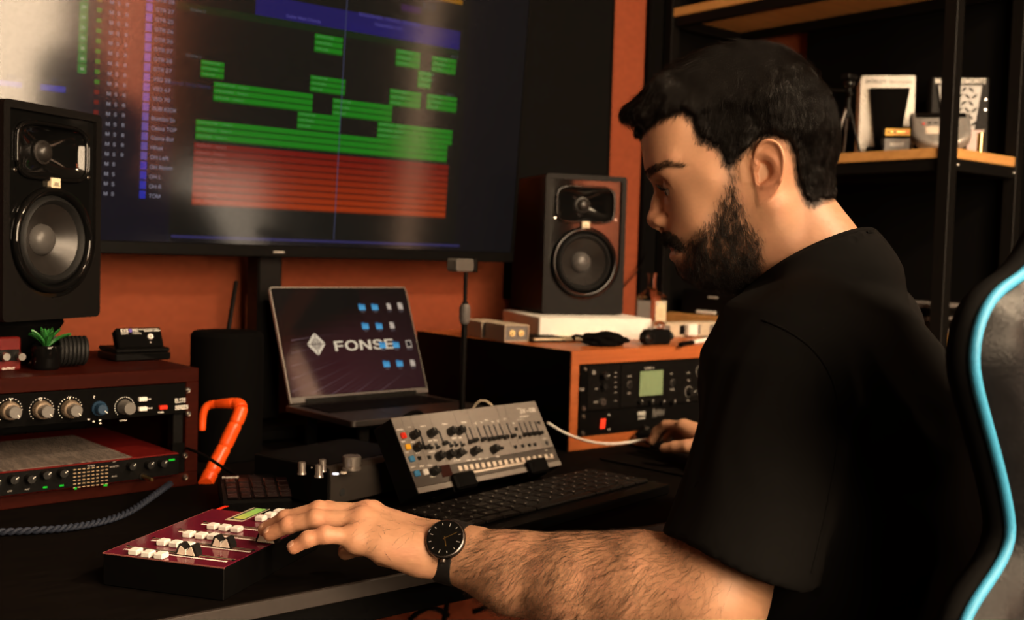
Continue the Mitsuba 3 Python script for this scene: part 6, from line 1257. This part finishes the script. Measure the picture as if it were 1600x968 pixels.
C = np.stack([P0 - N0 * .0004 + flow * (L_ * t)[:, None] + N0 * (.0022 * t * (1.3 - .6 * t)) + bi * (.0016 * ph * t * t)[:, None] for t in np.linspace(0, 1, 6)], 1)
put_curves(pk_, 'arm_hair', C, np.array([.00008, .00009, .00009, .00008, .00007, .00004]), 'm_arm_hair')
# nails
for k in ('pinky', 'ring', 'middle', 'index', 'thumb'):
    pts, rs = fingers[k]; d = pts[3] - pts[2]; d /= np.linalg.norm(d); upn = np.array([-.25, -.25, 1.0]) if k != 'thumb' else np.array([0, 0, 1.0]); upn -= d * (d @ upn); upn /= np.linalg.norm(upn); sdv = np.cross(d, upn)
    m = trimesh.creation.icosphere(subdivisions=3); m.apply_scale([.0054, rs[3] * .74, .0018]); M_ = np.eye(4); M_[:3, :3] = np.c_[d, sdv, upn]; M_[:3, 3] = pts[3] - d * .0004 + upn * (rs[3] - .0014); m.apply_transform(M_); part(pk_, 'fingernail', m, 'm_nail', smooth=True)
pr('m_nail', (.50, .28, .19), .28, coat=.4)
# ---------------------------------------------------------------- t-shirt, trousers, watch, mouse
hemc = at(1160, 868, 1.012); axs = hemc - LSH; axs /= np.linalg.norm(axs); h1, h2_ = at(1052, 836, .985), at(1262, 912, .985)
hn = np.cross(h2_ - h1, FW); hn /= np.linalg.norm(hn); hn *= np.sign(hn @ axs)
def sleeve(p, g): return rc(p, LSH + np.array([0, 0, -.02]), at(1160, 880, 1.012), .070 + g, .073 + g)
def wrinkle(p): 
    q = p * [9, 9, 5.5]; w = meshkit.noise(q + 2.2 * meshkit.noise(p * 5, 40)[:, None], 41); w2 = meshkit.noise(p * [17, 17, 11] + 3 * meshkit.noise(p * 7, 42)[:, None], 43); return .012 * (np.abs(w - .5) * 2 - .4) + .005 * (np.abs(w2 - .5) * 2 - .4)
cF, cB, cL = at(1183, 448, 1.215), at(1345, 378, 1.21), at(1256, 395, 1.155)
cN = np.cross(cB - cF, cL - cF); cN /= np.linalg.norm(cN); cN *= np.sign(cN[2])
def nkf(p, g): return chain(p, [NT, NM, NB, NB + (NB - NM) * .4], [.050 + g, .0545 + g, .062 + g, .064 + g], .02)
def shirt_f(p):
    w = wrinkle(p); f = torso_f(p, .003); sl = smax(sleeve(p, 0), (p - h1) @ hn, .003); sl = smax(sl, -smax(sleeve(p, -.0045), -((p - h1) @ hn) - .05, .002), .002)
    f = smin(f, sl, .022); rs_ = smax(rc(p, RSH, REL, .072, .066), (p - (RSH + (REL - RSH) * .72)) @ ((REL - RSH) / np.linalg.norm(REL - RSH)), .004); f = smin(f, rs_, .02)
    f = f + w * np.clip((NB[2] - .02 - p[:, 2]) / .10, 0, 1)
    f = smin(f, nkf(p, .0085), .03); f = smax(f, (p - cF) @ cN, .003)
    return smax(f, -nkf(p, .0035), .002)
slo = np.array([.70, .42, .49]); shi = np.array([1.40, 1.06, NB[2] + .14])
shirt = relax(snet(shirt_f, slo, shi, .0046, slack=2.2), 3)
pr('m_shirt', proc(lambda p, n, uv: mi.Color3f(.0042, .0038, .0036) * (.8 + .4 * noise(p.x * 900, p.y * 900, p.z * 900))), .9, spec=.08, sheen=.06)
sk = part(pk_, 'shirt', shirt, 'm_shirt', smooth=True)
b1 = cB - cF; b1 /= np.linalg.norm(b1); b2 = np.cross(cN, b1); loop_ = []
for a in np.linspace(0, 2 * np.pi, 61)[:-1]:
    tt = np.linspace(.02, .13, 220); q = (cF * .45 + cB * .55) + (b1 * math.cos(a) + b2 * math.sin(a)) * tt[:, None]; v_ = nkf(q, .0065); i = np.argmax(v_ > 0); loop_.append(q[i] - cN * .0012)
loop_ = np.array(loop_); loop_ = np.stack([gaussian_filter(loop_[:, i], 1.5, mode='wrap') for i in range(3)], 1)
part(sk, 'collar', tube(np.vstack([loop_, loop_[:2]]), .0036, 8), 'm_shirt', smooth=True)
def trace(px, py):                                           # the shirt's surface seen through a pixel
    d = ray(px, py); t = .85
    for _ in range(26): t += float(shirt_f((CAM + d * t)[None])[0]) * .7
    return CAM + d * t
seam = np.array([trace(*q) for q in CubicSpline([0, 1, 2, 3, 4], np.array([(1192, 500), (1262, 538), (1303, 600), (1308, 700), (1268, 895)]))(np.linspace(0, 4, 40))])
part(sk, 'sleeve_seam', tube(seam, .0016, 6), 'm_shirt', smooth=True)
pr('m_trousers', (.012, .013, .018), .85)
def trous(p):
    f = ell(p, np.array([1.015, .62, .59]), np.array([.185, .16, .10]))
    for s in (-1, 1): f = smin(f, chain(p, [np.array([1.015 + s * .09, .64, .61]), np.array([1.015 + s * .13, 1.06, .60]), np.array([1.015 + s * .14, 1.08, .10])], [.095, .066, .052], .03), .03)
    return np.maximum(f, .532 - p[:, 2] + 10 * (p[:, 1] > .96))
tro = snet(trous, [.75, .44, .03], [1.30, 1.20, .72], .011); part(pk_, 'trousers', relax(tro, 3), 'm_trousers', smooth=True)
for s in (-1, 1): part(pk_, 'shoe', hull(np.vstack([trimesh.creation.icosphere(subdivisions=2).vertices * [.045, .06, .05] + [1.015 + s * .14, 1.06, .052], trimesh.creation.icosphere(subdivisions=2).vertices * [.048, .07, .03] + [1.015 + s * .15, 1.22, .032]])), 'm_black')
wc_ = at(708, 863, 1.1130); wa = fa[2] - fa[1]; wa /= np.linalg.norm(wa); wn = -FW * math.cos(.55) + UP * math.sin(.55); wn -= wa * (wa @ wn); wn /= np.linalg.norm(wn); wb = np.cross(wn, wa)
wk = thing('wristwatch', 'black wristwatch with round dark dial and black strap on the left wrist', 'watch')
ringp = []
ph = np.linspace(0, 2 * np.pi, 73)[:-1]; hit = []
for a in ph:
    d = wn * math.cos(a) + wb * math.sin(a); lo_, hi_ = .0, .06
    tt = np.linspace(.012, .05, 120); vv = np.minimum(hand_f(wc_ + d * tt[:, None]) + 9, smin(wrist_f(wc_ + d * tt[:, None]), chain(wc_ + d * tt[:, None], fa[1:4], fr_[1:4], .012), .012)); i = np.argmax(vv > 0); hit.append(tt[i])
hit = gaussian_filter(np.array(hit), 2, mode='wrap')
V, Fc = [], []; nph = len(ph)
for j, (wid, off_) in enumerate(((-.0105, .0003), (-.0105, .0022), (-.0095, .0028), (.0095, .0028), (.0105, .0022), (.0105, .0003))):
    for a, r_ in zip(ph, hit): V.append(wc_ + (wn * math.cos(a) + wb * math.sin(a)) * (r_ + off_) + wa * wid)
for j in range(6):
    for i in range(nph):
        k, l = (i + 1) % nph, (j + 1) % 6; Fc += [(j * nph + i, j * nph + k, l * nph + k), (j * nph + i, l * nph + k, l * nph + i)]
sm = trimesh.Trimesh(V, Fc, process=False); sm.invert() if sm.volume < 0 else None; part(wk, 'strap', sm, 'm_strap', smooth=40); pr('m_strap', (.010, .009, .009), .5, spec=.4)
wfm = Frame(wc_ + wn * (hit[0] + .0008), wa, wb if np.cross(wa, wb) @ wn > 0 else -wb)
part(wk, 'case', wfm(lathe([(0, 0), (.0175, 0), (.0200, .002), (.0208, .005), (.0200, .0078), (.0188, .0086), (.0182, .0080), (0, .0078)], 56)), 'm_black_gloss', smooth=40)
part(wk, 'bezel', wfm(lathe([(.0186, .0086), (.0196, .0082), (.0200, .0076), (.0203, .0070)], 56)), 'm_dark_alu', smooth=40)
part(wk, 'dial', wfm(move(cyl(.0182, .0080, .0084, 48, .0001), [0, 0, 0])), 'm_black_gloss')
for a in range(12): part(wk, 'hour_mark', wfm(turn(box(.0140 if a % 3 else .0128, .0165, -.0003, .0003, .0084, .0087, .0001), a * 30, Z)), 'm_print_dim')
for a, l in ((42, .0135), (-60, .0090)): part(wk, 'hand', wfm(turn(box(-.002, l, -.00035, .00035, .0085, .0089, .0001), a, Z)), 'm_brass')
part(wk, 'crown', wfm(turn(move(turn(cyl(.0025, 0, .004, 12), 90, [0, 1, 0]), [.0203, 0, .004]), -75, Z)), 'm_dark_alu')
mk = thing('computer_mouse', 'black computer mouse under the right hand in front of the orange rack case', 'computer mouse')
o = onz(1040, 704, DT + .004); mcx = o + np.array([.02, .045, 0]); m = trimesh.creation.icosphere(subdivisions=4); m.apply_scale([.031, .056, .036]); v = m.vertices; v[:, 2] = np.maximum(v[:, 2], 0); m.vertices = v; m.apply_translation([mcx[0], mcx[1], DT + .0036]); part(mk, 'shell', m, 'm_black_gloss', smooth=True)
part(mk, 'wheel', move(turn(cyl(.008, -.003, .003, 16), 90, [0, 1, 0]), [mcx[0], mcx[1] + .03, DT + .031]), 'm_rubber')
